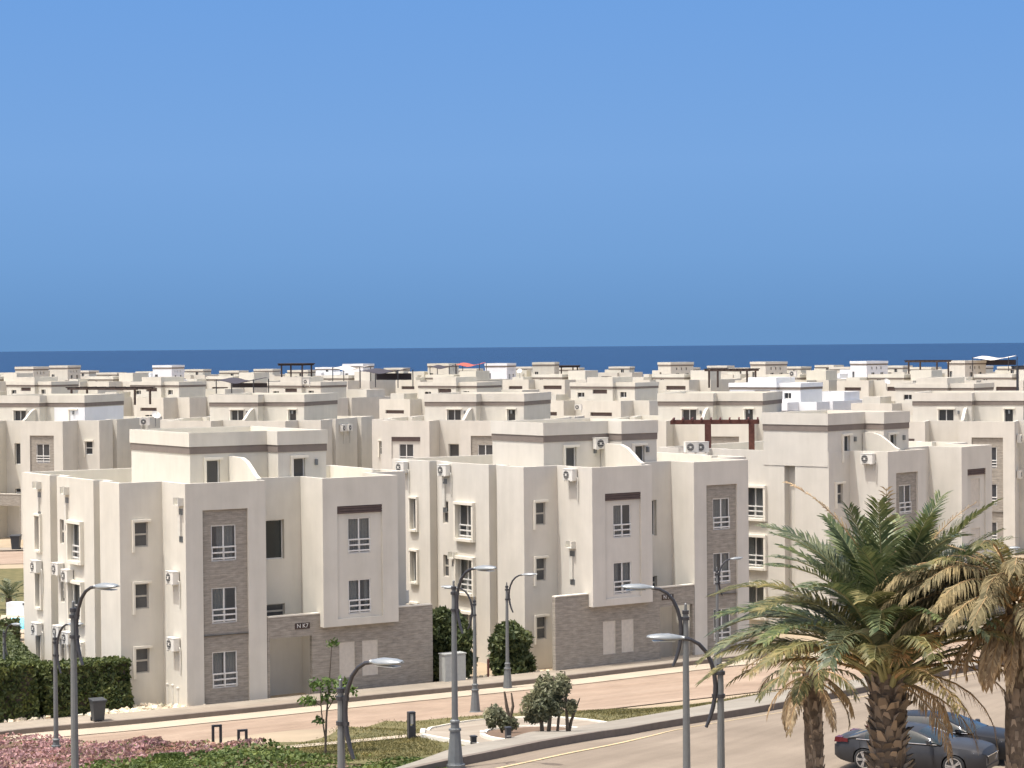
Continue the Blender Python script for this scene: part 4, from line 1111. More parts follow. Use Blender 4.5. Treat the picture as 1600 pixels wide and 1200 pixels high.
def dish(px, py, Y, rz, label, s=1.0):
    p = at(px, py, Y); r = empty('satellite_dish', p, rz); r.scale = (s,) * 3
    m = MB(); m.tube([(0, 0, -.3), (0, 0, .75)], .03, 6); m.build('mast', 'steel', r)
    d = MB(); n = 14; C0 = Vector((0, -.1, .85)); ax = Vector((0, -.8, .6)).normalized(); u = Vector((1, 0, 0)); v = ax.cross(u)
    R = lambda k, rr, q: C0 + (u * cos(k * 2 * pi / n) + v * sin(k * 2 * pi / n)) * rr + ax * q
    for k in range(n):
        d.poly(C0, R(k, .25, .03), R(k + 1, .25, .03)); d.poly(R(k, .25, .03), R(k, .45, .11), R(k + 1, .45, .11), R(k + 1, .25, .03)); d.poly(R(k, .45, .11), R(k, .25, -.01), R(k + 1, .25, -.01), R(k + 1, .45, .11))
    d.build('reflector', 'acwhite', r); a = MB(); a.tube([C0 + Vector((0, 0, -.4)), C0 + ax * .5], .015, 5); a.build('feed_arm', 'steel', r)
    return tag(r, label, 'satellite dish', 'dishes on the roofs')
for px, py, Y, rz, lab in [(243, 662, 205, .5, 'satellite dish on the second-row roof above the left end of the nearest block'), 
    (812, 588, 340, -.2, 'satellite dish on a mid-distance roof near the centre'), (1385, 606, 280, .4, 'satellite dish on a third-row roof above the right front block')]:
    dish(px, py, Y, rz, lab, .9)
def roof_ac(px, py, Y, rz, label):
    a = copy_tree(ACP); p = at(px, py, Y); a.location = p; a.rotation_euler = (0, 0, rz)
    for c in list(a.children):
        if c.name.startswith('pipe'): bpy.data.objects.remove(c)
    tag(a, label, 'air conditioner', 'air conditioners standing on roofs')
for px, py, Y, rz, lab in [(1078, 706, 139, .3, 'left one of two air conditioners on the middle block\'s roof below the pergola'), (1094, 706, 140, .3, 'right one of two air conditioners on the middle block\'s roof below the pergola'),
    (226, 664, 203, .2, 'air conditioner on the second-row roof left of its satellite dish'), (480, 600, 290, -.3, 'air conditioner on a third-row roof behind the left front block'), (1240, 588, 255, -.4, 'air conditioner on the bright white roof'), (905, 640, 268, -.4, 'air conditioner on a third-row roof right of centre')]:
    roof_ac(px, py, Y, rz, lab)

# ------------------------------------------------------------------ streets and ground cover
kerb_far = curve(px_line([(-60, 1162), (30, 1150), (100, 1143.5), (200, 1135), (300, 1125), (390, 1116), (560, 1098), (700, 1084), (800, 1074), (900, 1063), (1000, 1051), (1100, 1039.5), (1200, 1029), (1300, 1018), (1420, 1005), (1600, 986)], near=94))
sheet('street', offset(kerb_far, -.05), offset(kerb_far, 13.5), .045, 'brick', label='pink paved street')
sheet('gutter', offset(kerb_far, -.02), offset(kerb_far, 2.0), .075, 'conc')
sheet('kerb', offset(kerb_far, -.3), offset(kerb_far, 0), .30, 'kerb', skirt=.3)
sheet('pavement', offset(kerb_far, -2.6), offset(kerb_far, -.3), .29, 'slab', skirt=.3)
# green verge between the paved street and the road
edge_st = px_line([(330, 1172), (440, 1162), (520, 1150), (570, 1139), (640, 1130), (720, 1122), (800, 1117), (870, 1113), (930, 1117), (985, 1119), (1060, 1108), (1140, 1094), (1250, 1079), (1330, 1066), (1440, 1050), (1560, 1031), (1640, 1020)])
kerb_rd = curve(px_line([(560, 1237), (640, 1217), (720, 1199), (800, 1183), (900, 1163.5), (1000, 1147), (1100, 1130), (1200, 1113.5), (1357, 1083), (1467, 1060), (1553, 1044), (1660, 1025)]))
walk_in = px_line([(660, 1203), (690, 1190), (712, 1182), (760, 1172.5), (800, 1166), (900, 1149), (1000, 1131), (1100, 1113), (1200, 1093), (1357, 1068), (1467, 1048), (1553, 1035), (1660, 1019)])
sheet('verge', px_line([(400, 1178), (480, 1172), (580, 1165), (660, 1157)]), px_line([(400, 1190), (500, 1196), (600, 1199), (690, 1186)]), .085, 'turf', k=10)
sheet('verge', curve(edge_st), curve(walk_in), .07, 'turf', k=14)
sheet('road', kerb_rd, offset(kerb_rd, 17), .05, 'asphalt', k=16)
sheet('road_line', offset(kerb_rd, 1.25), offset(kerb_rd, 1.39), .066, 'paint_line', k=1)
sheet('kerb', offset(kerb_rd, -.25), offset(kerb_rd, 0), .30, 'kerb', skirt=.3)
sheet('pavement', curve(walk_in), offset(kerb_rd, -.25), .29, 'slab_grey', skirt=.25)
# turning circle of pale paving with a planted centre
def lens(name, up_, lo_, off, mat, kmat, rim=.17, lower_rim=1.0):
    U, V_ = curve(px_line(up_), .5), curve(px_line(lo_), .5)
    sheet(name, U, V_, off, mat, k=10)
    sheet(name + '_kerb', offset(U, -rim), U, off + .06, kmat, k=1, skirt=.2)
    n = int(len(V_) * lower_rim)
    if n > 2: sheet(name + '_kerb', V_[:n], offset(V_[:n], rim), off + .06, kmat, k=1, skirt=.2)
cup = [(664, 1153), (672, 1146), (690, 1140), (720, 1134), (760, 1129), (810, 1126.5), (860, 1126.5), (905, 1130), (945, 1136)]
clo = [(664, 1155), (678, 1158), (700, 1162), (730, 1166), (765, 1171.5), (800, 1166.5), (850, 1158), (900, 1149.5), (945, 1141.5)]
lens('circle_paving', cup, clo, .13, 'slab', 'trim', .17, .42)
lens('planting_bed', [(757, 1154), (762, 1150), (778, 1146.5), (805, 1143.5), (840, 1142), (875, 1143), (902, 1147)], [(757, 1156), (764, 1160), (782, 1164), (806, 1164.5), (840, 1159), (875, 1153), (902, 1148.5)], .17, 'soil', 'trim', .16, .45)
Cpoly = px_line(cup) + px_line(clo[::-1])
def inside(x, y):
    r = False; n = len(Cpoly)
    for i in range(n):
        a, b = Cpoly[i], Cpoly[i - 1]
        if (a.y > y) != (b.y > y) and x < (b.x - a.x) * (y - a.y) / (b.y - a.y) + a.x: r = not r
    return r
sheet('path', px_line([(430, 1172), (500, 1166), (580, 1159), (640, 1153), (664, 1150.5)]), px_line([(430, 1177), (500, 1170), (580, 1163), (640, 1157), (664, 1155)]), .12, 'conc')
# raised flower bed at the bottom left
bed_top = px_line([(-60, 1154), (30, 1156), (60, 1160), (150, 1169), (260, 1168), (360, 1174), (430, 1179), (500, 1184), (570, 1187), (640, 1192), (690, 1200)])
bed_low = [p + Vector((.25 * 44, -44, 0)) for p in bed_top]
sheet('bed_earth', bed_top, bed_low, .06, 'soil', k=40)
fl = MB(); fd = MB(); gc = MB(); rnd = random.Random(5); lf = lump(17)
BT = even(bed_top, 200); 
RI = ROT.transposed()
def to_px(p):
    c = RI @ (p - Vector((0, 0, HC))); return 800 + F * c.x / -c.z, 600 - F * c.y / -c.z
n_ok = 0
while n_ok < 60000:
    s = rnd.random() * 198.9; k = int(s); p = BT[k] + (BT[k + 1] - BT[k]) * (s - k); d = rnd.random() * 42 - .6
    x, y = p.x + .25 * d, p.y - d; z0 = hgt(x, y); px, py = to_px(Vector((x, y, z0)))
    if px < -60 or px > 720 or py > 1222: continue
    v = lf(Vector((x, y, 0)) * .8); v2 = lf(Vector((y, x, 3)) * 1.9)
    if px > 430 and py < 1175 + (px - 430) * .03 + 3 * v2 and rnd.random() < .93: continue
    n_ok += 1
    hh = (.24 + .2 * v + .13 * v2) * (1 - .55 * sstep((px - 400) / 200))
    q = Vector((x, y, z0 + max(.05, hh) * (1 - .5 * rnd.random() ** 2)))
    lim = lerp_tab([(-60, 1222), (90, 1212), (200, 1198), (300, 1188), (380, 1181), (430, 1174), (440, 1100)], px) + 4 * v2
    if py > lim: tgt, sz = gc, .095
    elif v * .6 + v2 + rnd.gauss(0, .5) > -.15 + .9 * sstep((px - 60) / 300): tgt, sz = fl, .08
    else: tgt, sz = (fd if rnd.random() < .85 else gc), .085
    leaf_quads(tgt, [(q, Vector((rnd.gauss(0, .5), rnd.gauss(0, .5), 1)).normalized())], sz * 1.25, .6, 1.2)
f_ = fl.build('flower_bed', 'flower'); tag(f_, 'pink flowering ground cover over the raised bed at bottom left', None, None, 'stuff')
f_ = fd.build('faded_flowers', 'flower_dry'); tag(f_, 'faded brownish blooms among the pink ground cover', None, None, 'stuff')
f_ = gc.build('green_ground_cover', 'cover'); tag(f_, 'green leafy ground cover along the bottom of the photo', None, None, 'stuff')
# grass blades on the verge
gr = MB(); rnd = random.Random(9); va, vb = even(curve(edge_st), 200), even(curve(walk_in), 200)
for i in range(40000):
    s = rnd.random() * 198.9; k = int(s); a = va[k]; b = vb[k]; t = rnd.random(); p = a + (b - a) * t + Vector((rnd.uniform(-.3, .3), rnd.uniform(-.3, .3), 0))
    if inside(p.x, p.y): continue
    v = lf(p * .5)
    if v < -.25 and rnd.random() < .7: continue
    q = Vector((p.x, p.y, hgt(p.x, p.y) + .07)); h = rnd.uniform(.025, .075) * (1 + v); a_ = rnd.random() * 6.28; w = Vector((cos(a_), sin(a_), 0)) * .02
    l = Vector((rnd.gauss(0, .04), rnd.gauss(0, .04), h)); gr.poly(q - w, q + w, q + l + w * .2, q + l - w * .2)
wa, wb = even(px_line([(400, 1174), (480, 1168), (580, 1161), (660, 1156)]), 80), even(px_line([(400, 1186), (500, 1190), (600, 1192), (700, 1180)]), 80)
for i in range(9000):
    k = rnd.randrange(79); p = wa[k] + (wb[k] - wa[k]) * rnd.random() + Vector((rnd.uniform(-.2, .2), rnd.uniform(-.2, .2), 0))
    if inside(p.x, p.y): continue
    q = Vector((p.x, p.y, hgt(p.x, p.y) + .08)); h = rnd.uniform(.03, .07); a_ = rnd.random() * 6.28; w = Vector((cos(a_), sin(a_), 0)) * .02
    l = Vector((rnd.gauss(0, .04), rnd.gauss(0, .04), h)); gr.poly(q - w, q + w, q + l + w * .2, q + l - w * .2)
tag(gr.build('verge_grass', 'grass_blade'), 'short dry grass on the verge between street and road', None, None, 'stuff')
# white rubble at the block corners
def rubble(name, pl, w, n, label, size=.16, seed=1):
    r = random.Random(seed); m = MB(); P = even(pl, 60)
    for i in range(n):
        k = r.randrange(59); p = P[k] + (P[k + 1] - P[k]) * r.random() + Vector((r.gauss(0, w), r.gauss(0, w), 0)); s = size * r.uniform(.4, 1.5)
        c = Vector((p.x, p.y, hgt(p.x, p.y) + s * .25)); R = Matrix.Rotation(r.random() * 6.28, 3, Vector((r.gauss(0, 1), r.gauss(0, 1), r.gauss(0, 1))))
        i0 = len(m.v); pts = [Vector((a * r.uniform(.6, 1), b * r.uniform(.6, 1), d * r.uniform(.5, .8))) * s * .6 for a in (-1, 1) for b in (-1, 1) for d in (-1, 1)]
        m.v.extend(tuple(c + R @ q) for q in pts)
        for f in ((0, 1, 3, 2), (4, 6, 7, 5), (0, 4, 5, 1), (2, 3, 7, 6), (0, 2, 6, 4), (1, 5, 7, 3)): m.f.append(tuple(i0 + j for j in f)); m.m.append(0)
    o = m.build(name, 'rock'); tag(o, label, None, None, 'stuff')
rubble('rubble', px_line([(170, 1120), (215, 1113), (262, 1110), (288, 1112)], near=92), .75, 420, 'white rubble stones heaped at the foot of the left block', .2, 1)
rubble('rubble', px_line([(720, 1068), (760, 1064), (790, 1061)], near=92), .5, 160, 'white rubble stones beside the meter cabinet', .17, 2)
rubble('rubble', px_line([(812, 1062), (845, 1056), (864, 1054)], near=92), .5, 200, 'white rubble stones left of the middle block\'s stone wall', .18, 3)
rubble('rubble', px_line([(10, 1128), (40, 1124), (60, 1122)], near=92), .5, 120, 'pale rubble stones at the left edge below the hedge', .18, 4)

# ------------------------------------------------------------------ gardens behind the left block
def patch(name, corners, off, mat):
    m = MB(); P = [gnd(*c) for c in corners]; P = [Vector((p.x, p.y, off)) for p in P]
    n = (P[1] - P[0]).cross(P[2] - P[0]).z
    m.poly(*(P if n > 0 else reversed(P))); return tag(m.build(name, mat), kind='structure')
patch('lawn', [(-120, 892), (90, 887), (120, 960), (-160, 985)], .03, 'turf')
patch('back_street', [(-300, 868), (700, 850), (700, 866), (-300, 889)], .04, 'brick')
patch('back_kerb', [(-300, 863), (700, 846), (700, 849.6), (-300, 867.6)], .12, 'slab')
pool = patch('pool', [(17, 966.5), (80, 965), (92, 983), (10, 985)], .06, 'pool')
patch('pool_surround', [(2, 962), (100, 960), (112, 989), (-8, 991)], .045, 'conc')
# ------------------------------------------------------------------ hedges and shrubs
hg = lambda *p: [gnd(x, y, 0, 92) for x, y in p]
hedge('hedge', hg((62, 1120), (196, 1107)), 1.5, (2.55, 2.5), 'clipped dark green hedge running up to the left block\'s front corner, bin before it', 'clipped hedges at lower left', seed=3)
hedge('hedge', hg((-60, 1130), (52, 1121)), 1.9, (2.7, 2.75), 'clipped dark green hedge cut off by the left edge of the photo', 'clipped hedges at lower left', seed=5)
h1 = gnd(70, 1119, 0, 92); h0 = gnd(-30, 1040, 0, 92)
hedge('hedge', [Vector((h0.x + .5, h0.y, 0)), Vector((h1.x - 1.5, h1.y + 2.2, 0))], 1.6, (2.2, 2.3), 'long olive green hedge climbing back along the left block\'s side wall', 'clipped hedges at lower left', seed=8, mat='oleander')
hedge('hedge', hg((-60, 1003), (30, 1000)), 1.2, (1.3, 1.3), 'low hedge in front of the blue pool', 'clipped hedges at lower left', seed=11, mat='oleander', dens=110)
p = gnd(708, 1069) + Vector((-.2, 1.6, 0))
bush('oleander', p, [(-.75, 0, .9, .8, .95), (.55, .1, .9, .85, .95), (-.6, 0, 2.2, .85, 1.0), (.5, 0, 2.2, .9, 1.0), (-.2, 0, 3.1, .85, .8), (-.7, .1, 3.0, .55, .65)], 'tall dark oleander bush between the stone wall and the thin lamp post', 'oleander', .17, 1500,
     [([(0, 0, 0), (.1, 0, 1.2), (.3, 0, 2.4)], [.07, .05, .02]), ([(0, 0, 0), (-.3, .1, 1.2), (-.5, 0, 2.6)], [.07, .05, .02])], group='tall oleander bushes', seed=21)
p = gnd(797, 1060) + Vector((0, .8, 0))
bush('oleander', p, [(-.45, 0, .75, .72, .9), (.45, .1, .75, .74, .9), (-.42, 0, 1.8, .74, .85), (.42, 0, 1.85, .76, .9), (0, 0, 2.35, .85, .5)], 'box-shaped tall oleander bush right of the lamp with the flared base', 'oleander', .17, 1500,
     [([(0, 0, 0), (.1, 0, 1.2), (.3, 0, 2.2)], [.07, .05, .02]), ([(0, 0, 0), (-.3, .1, 1.2), (-.4, 0, 2.2)], [.07, .05, .02])], group='tall oleander bushes', seed=33)
# olive shrubs in the turning circle
p = gnd(860, 1156)
st = [([(-.25, 0, -.1), (-.3, .05, .7), (-.6, 0, 1.5)], [.09, .07, .02]), ([(-.1, 0, -.1), (0, 0, .8), (.05, .1, 1.9)], [.09, .07, .02]), ([(.55, .1, -.1), (.7, .1, .6), (1.0, 0, 1.4)], [.08, .06, .02]), ([(.6, 0, -.1), (.55, 0, 1.0), (.5, 0, 2.3)], [.08, .06, .02]), ([(.2, 0, -.1), (.3, 0, .9), (.2, 0, 1.7)], [.06, .05, .02])]
bush('olive_shrub', p, [(-.5, 0, 1.2, .5, .5), (-.12, 0, 1.65, .46, .55), (.18, 0, 1.15, .36, .4), (.42, 0, 1.85, .3, .45), (-.55, .1, .75, .28, .25), (.72, 0, 1.1, .22, .28), (-.2, .1, .85, .3, .3)], 'larger grey-green olive shrub with many bare stems in the planted circle', 'olive', .085, 2400, st, 'olive shrub', 'olive shrubs in the circle', 41, 'stem')
p = gnd(793, 1153)
st = [([(.05, 0, -.1), (.1, 0, .6), (-.02, 0, 1.2), (-.1, 0, 1.75)], [.10, .09, .07, .04]), ([(.1, 0, .7), (.22, 0, 1.2), (.16, 0, 1.7)], [.07, .06, .03]), ([(-.1, 0, -.1), (-.3, 0, .5), (-.5, 0, .9)], [.06, .04, .02]), ([(0, .1, -.1), (-.1, .1, .5), (-.2, 0, 1.0)], [.06, .04, .02])]
bush('olive_shrub', p, [(-.45, 0, .85, .42, .36), (-.05, 0, .6, .34, .3), (.2, 0, .55, .22, .25), (-.6, 0, .55, .2, .2)], 'smaller pruned olive shrub with a tall bare forked stem', 'olive', .08, 2200, st, 'olive shrub', 'olive shrubs in the circle', 47, 'stem')
# thin sapling by the near lamp
p = gnd(508, 1182)
st = [([(0, 0, -.1), (.05, 0, 1.2), (.15, 0, 2.3), (.25, 0, 3.6)], [.045, .035, .025, .01]), ([(.03, 0, .4), (-.1, 0, 1.4), (-.15, 0, 2.4)], [.03, .02, .01]), ([(.1, 0, 1.5), (.4, 0, 2.0), (.75, 0, 2.3)], [.02, .015, .008]), ([(-.1, 0, 1.6), (-.4, 0, 1.8), (-.7, 0, 1.75)], [.015, .01, .006])]
bush('sapling', p, [(-.5, 0, 1.75, .35, .22), (-.15, 0, 2.3, .38, .25), (.5, 0, 2.25, .42, .28), (.28, 0, 3.6, .22, .15), (-.2, 0, 1.15, .2, .16), (.85, 0, 2.1, .25, .18), (.1, 0, 1.9, .25, .18)], 'thin leafy sapling on two slender stems left of the big near lamp', 'twig_leaf', .09, 420, st, 'tree', None, 53, 'trunk')
p = gnd(120, 1168)
# ------------------------------------------------------------------ palms
def crown_mesh(root, c, specs, name, leaf, rach, parent=None):
    lm, rm = MB(), MB()
    for s in specs: frond(lm, rm, c + Vector(s.pop('b', (0, 0, 0))), **s)
    o = lm.build(name, leaf, parent or root); r = rm.build(name + '_midribs', rach, o); return o
R_ = random.Random(12)
g = gnd(1385, 1199); PY_ = 45.0
px0 = ((1385 - 800) / F) * PY_
gz = hgt(px0, PY_)
main = empty('date_palm', (px0, PY_, gz)); H_ = 11.35 - gz
top = palm_trunk(main, H_, .31, .355, (0, 0), True, .12, 4)
tag(main, 'large green date palm with a shaggy trunk in front of the parked sedan', 'palm tree', 'palms along the parking edge')
def ring_spec(n, e, L_, dr, base_r, zb, **k):
    out = []; ph = R_.random() * 6.28
    for i in range(n):
        a = ph + 2 * pi * (i + R_.uniform(-.32, .32)) / n
        out.append(dict(az=a, e0=radians(e + R_.uniform(-8, 8)), length=L_ * R_.uniform(.86, 1.1), droop=radians(dr + R_.uniform(-12, 12)), twist=R_.uniform(-.25, .25),
                        b=(cos(a) * base_r, sin(a) * base_r, zb + R_.uniform(-.1, .1)), **k))
    return out
kw = dict(wid=.64, nl=58, lw=.046, r0=.036)
crown_mesh(main, top, ring_spec(9, 80, 3.2, 30, .06, .35, **kw) + ring_spec(13, 66, 3.5, 50, .12, .25, **kw) + ring_spec(15, 48, 3.7, 66, .2, .1, **kw), 'crown', 'palm', 'rachis')
crown_mesh(main, top, ring_spec(7, 68, 3.6, 62, .1, .3, **kw) + ring_spec(8, 40, 3.8, 74, .22, .0, **kw), 'outer_fronds', 'palm_blue', 'rachis')
crown_mesh(main, top, ring_spec(14, 36, 3.6, 62, .26, -.1, wid=.58, nl=50, lw=.044, hang=.25, r0=.038) + ring_spec(8, 50, 3.6, 70, .2, .1, **kw) + [dict(az=radians(183), e0=radians(34), length=4.0, droop=radians(72), b=(0, 0, 0), **kw), dict(az=radians(174), e0=radians(22), length=3.9, droop=radians(62), b=(0, 0, 0), **kw)], 'olive_fronds', 'palm_olive', 'rachis')
crown_mesh(main, top, ring_spec(7, 24, 3.5, 62, .26, -.1, wid=.5, nl=46, lw=.042, hang=.35, sag=.08, r0=.038) + [dict(az=radians(60), e0=radians(62), length=4.0, droop=radians(60), b=(0, 0, .2), **kw), dict(az=radians(20), e0=radians(60), length=3.9, droop=radians(70), b=(0, 0, .2), **kw)], 'yellowing_fronds', 'palm_yellow', 'rachis_dry')
dry = dict(wid=.40, nl=40, lw=.036, hang=.9, sag=.15, r0=.03)
sp = [dict(az=radians(a), e0=radians(-5), length=2.2, droop=radians(70), b=(.1, -.2, -.25), **dry) for a in (-62, -30, 40)]
sp += [dict(az=radians(a), e0=radians(e0), length=l, droop=radians(dr), b=(0, 0, .3), wid=.42, nl=40, lw=.036, hang=.15, sag=.3, r0=.03) for a, e0, l, dr in ((165, 86, 4.15, 62), (15, 80, 3.7, 55), (-100, 84, 3.6, 30))]
sp += [dict(az=radians(a), e0=radians(e0), length=l, droop=radians(dr), b=(.25, 0, -.1), **dry) for a, e0, l, dr in ((-8, 25, 3.1, 125), (-20, 5, 2.6, 95), (10, 30, 3.4, 120), (-35, 0, 2.2, 85))]
crown_mesh(main, top, sp, 'dry_fronds', 'palm_dry', 'rachis_dry')
# stout petiole bases fanning out of the trunk top
pb = MB()
for i in range(34):
    a = 2 * pi * i * .381966; el = radians(25 + 50 * ((i * 7) % 34) / 34); d = Vector((cos(a) * cos(el), sin(a) * cos(el), sin(el))); b0 = top + Vector((cos(a) * .27, sin(a) * .27, -.35 + .02 * i))
    pb.tube([b0, b0 + d * .45, b0 + d * 1.0 + Vector((0, 0, -.05))], [.075, .05, .033], 6)
pb.build('petioles', 'rachis', main)
for i, (a, l_, z_) in enumerate(((-60, 1.2, .55), (-95, .95, .25))):
    fb = MB(); a = radians(a); h = Vector((cos(a), sin(a), 0)); c0 = top + Vector((0, 0, .25))
    tip = c0 + h * l_ * .95 + Vector((.12 * i, 0, z_)); fb.tube([c0, c0 + h * l_ * .5 + Vector((0, 0, z_ * .9)), tip], [.03, .025, .02], 6)
    for k in range(70):
        d = (h * R_.uniform(-.2, .9) + Vector((R_.gauss(0, .5), R_.gauss(0, .4), .2 - 1.1 * R_.random()))).normalized() * R_.uniform(.12, .42); s = d.cross(Vector((0, 1, 0))).normalized() * .010
        fb.poly(tip - s, tip + s, tip + d + s, tip + d - s)
    fb.build('fruit_stalk', 'fruit', main)
# thin palm at the left, drooping head
Y2 = 52.0; x2 = ((1271 - 800) / F) * Y2; z2 = hgt(x2, Y2)
lp = empty('date_palm', (x2, Y2, z2)); t_h = at(1266, 1052, Y2).z - z2
tp = palm_trunk(lp, t_h, .20, .215, (-.09, 0), True, .035, 7)
tag(lp, 'thin-trunked palm with a sparse drooping yellow-brown head left of the large palm', 'palm tree', 'palms along the parking edge')
thin = dict(wid=.40, nl=34, lw=.045, hang=.55, sag=.1, r0=.03)
crown_mesh(lp, tp, ring_spec(8, 45, 1.9, 105, .08, .1, **thin) + ring_spec(6, 10, 1.5, 80, .1, 0, **thin), 'crown', 'palm_olive', 'rachis_dry')
crown_mesh(lp, tp, ring_spec(8, -20, 1.5, 62, .12, -.1, wid=.34, nl=30, lw=.045, hang=1.0, sag=.1, r0=.03), 'dry_fronds', 'palm_dry', 'rachis_dry')
# right-hand palm, brown and dying
Y3 = 43.6; x3 = ((1586 - 800) / F) * Y3; z3 = hgt(x3, Y3)
rp = empty('date_palm', (x3, Y3, z3)); t_h = at(1586, 950, Y3).z - z3
tp = palm_trunk(rp, t_h, .205, .215, (.0, 0), True, .03, 9)
tag(rp, 'dying palm with a mop of brown hanging fronds at the right edge', 'palm tree', 'palms along the parking edge')
br = dict(wid=.5, nl=52, lw=.036, hang=.8, sag=.1, r0=.03)
crown_mesh(rp, tp, ring_spec(26, 42, 2.6, 86, .1, .2, **br) + [dict(az=radians(a), e0=radians(e), length=l, droop=radians(d), b=(0, 0, .15), **br) for a, e, l, d in ((172, 44, 3.0, 92), (186, 34, 2.9, 84), (200, 40, 2.8, 90), (160, 30, 2.7, 80), (180, 22, 2.5, 74), (215, 30, 2.6, 84), (192, 48, 3.1, 100))] + ring_spec(20, 18, 2.8, 68, .15, .1, **br), 'crown', 'palm_brown', 'rachis_dry')
crown_mesh(rp, tp, ring_spec(7, 52, 2.7, 80, .1, .3, wid=.5, nl=38, lw=.04, hang=.4, r0=.035), 'olive_fronds', 'palm_olive', 'rachis_dry')
crown_mesh(rp, tp, ring_spec(22, -25, 1.6, 62, .17, -.2, wid=.36, nl=34, lw=.045, hang=1.1, sag=.1, r0=.03), 'dry_fronds', 'palm_dry', 'rachis_dry')
# small palm in the back garden
q = gnd(14, 956); sp_ = empty('date_palm', q); tpp = palm_trunk(sp_, .9, .2, .2, (0, 0), True, .05, 3, 6)
crown_mesh(sp_, tpp, ring_spec(9, 60, 2.0, 60, .05, .1, wid=.4, nl=24, lw=.06, r0=.03) + ring_spec(8, 30, 2.0, 60, .08, 0, wid=.4, nl=24, lw=.06, r0=.03), 'crown', 'palm_blue', 'rachis')
tag(sp_, 'small low palm on the lawn above the pool at the left edge', 'palm tree')

# ------------------------------------------------------------------ street lamps
lampP = lamp_proto(); used = []
def lamp(px, Y, rz, label, z=None, s=1.0):
    o = lampP if not used else copy_tree(lampP); used.append(o)
    x = ((px - 800) / F) * Y; o.location = (x, Y, hgt(x, Y) if z is None else z); o.rotation_euler = (0, 0, rz); o.scale = (s,) * 3
    return tag(o, label, 'street lamp', 'curved-arm street lamps')
RT = atan2(-.62, .78); LT = pi + radians(8)
lamp(110, 60.3, RT, 'street lamp on the left rising from the pink flower bed', hgt(-11.7, 60.3) - .05, 1.077)
lamp(81, 98, RT, 'thin street lamp standing just left of the flower-bed lamp, behind the bed', hgt(-19.8, 98) - .75, 1.1)
lamp(1, 110, RT, 'street lamp pole at the very left edge beside the hedge', None, .78)
lamp(527.5, 45, RT, 'big near street lamp cut by the bottom edge, pale head before the stone wall', hgt(-3.4, 45) + .22)
lamp(706, 67.6, RT, 'tall street lamp with a flared base at the bottom edge, left of the circle', 5.33)
lamp(738, 108.2, pi + RT * .4, 'thin street lamp whose arm points left, beside the meter cabinet')
lamp(789, 117.3, radians(-15), 'street lamp with flared grey base on the far pavement before the box-shaped bush')
lamp(1068.5, 56.5, LT, 'street lamp with its arm bent left, in front of the middle block\'s entrance', hgt(4.3, 56.5) + .42)
lamp(1122.5, 49.5, LT, 'nearest right-hand street lamp, black bow arm, left of the palms')
lamp(1118, 124, radians(25), 'far street lamp against the right stone panel of the middle block')
lamp(1546, 127, radians(-10), 'far street lamp half hidden behind the palm crowns at right')

# ------------------------------------------------------------------ small street furniture
def meter_cabinet(p, rz, label):
    r = empty('meter_cabinet', p, rz)
    b = MB(); b.box(-.62, .62, -.32, .32, .12, 1.62); b.box(-.66, .66, -.36, .36, 1.62, 1.68); b.build('cabinet_body', 'cab', r)
    d = MB()
    for x in (-.6, .02): d.box(x, x + .58, -.345, -.32, .18, 1.56)
    d.build('door', 'cab', r)
    b = MB(); b.box(-.56, .56, -.28, .28, -.2, .12); b.build('plinth', 'conc', r)
    h = MB(); h.box(-.06, -.03, -.37, -.345, .85, 1.0); h.build('handle', 'steel', r)
    tag(r, label, 'cabinet')
p = gnd(707, 1073); meter_cabinet(p + Vector((0, .4, .05)), radians(30), 'pale grey electricity cabinet at the right end of the left stone wall')
def bin_(p, rz, label, s=1.0):
    r = empty('rubbish_bin', p, rz); r.scale = (s,) * 3
    m = MB(); a = [(-.24, -.26), (.24, -.26), (.24, .26), (-.24, .26)]; b = [(-.31, -.34), (.31, -.34), (.31, .34), (-.31, .34)]
    A_ = [Vector((*k, .08)) for k in a]; B_ = [Vector((*k, .98)) for k in b]; m.poly(*reversed(A_)); m.poly(*B_)
    for i in range(4): m.poly(A_[i], A_[(i + 1) % 4], B_[(i + 1) % 4], B_[i])
    m.box(-.33, .33, -.36, .36, .93, .981); m.build('bin_body', 'bin', r)
    l = MB(); l.obox((-.35, -.40, .985), (.70, 0, 0), (0, .78, .04), (0, 0, .05)); l.tube([(-.3, .4, 1.0), (.3, .4, 1.0)], .025, 6); l.build('lid', 'bin', r)
    for x in (-.24, .24):
        w = MB(); w.tube([(x - .03, .27, .1), (x + .03, .27, .1)], .1, 12); w.build('wheel', 'tyre', r)
    tag(r, label, 'bin', 'wheeled bins')
bin_(gnd(153, 1127, .28, 92), radians(25), 'dark wheeled bin on the pavement in front of the hedge')
bin_(gnd(25, 860), radians(0), 'dark wheeled bin by the back street at the left edge', 1.3)
def bollard(px, py, label, h=.85, kind=0):
    r = empty('bollard_light', gnd(px, py), radians(20)); m = MB()
    if kind == 0:
        m.box(-.12, .12, -.1, .1, -.1, h * .55); m.box(-.12, -.06, -.1, .1, h * .55, h); m.box(.06, .12, -.1, .1, h * .55, h); m.box(-.12, .12, -.1, .1, h, h + .06)
    elif kind == 1:
        m.box(-.17, -.09, -.05, .05, -.1, h); m.box(.09, .17, -.05, .05, -.1, h); m.box(-.17, .17, -.05, .05, h, h + .07)
    else: m.box(-.08, .08, -.08, .08, -.1, h); m.box(-.1, .1, -.1, .1, h, h + .04)
    m.build('post', 'steel_dark', r)
    if kind != 1:
        l = MB(); l.box(-.07, .07, -.085, .085, h * .58, h * .62) if kind == 2 else l.box(-.055, .055, -.06, .06, h * .62, h * .98); l.build('lens', 'sail_pale', r)
    tag(r, label, 'bollard', 'small garden bollards')
bollard(643, 1158, 'dark bollard light on the grass left of the turning circle', .92, 0)
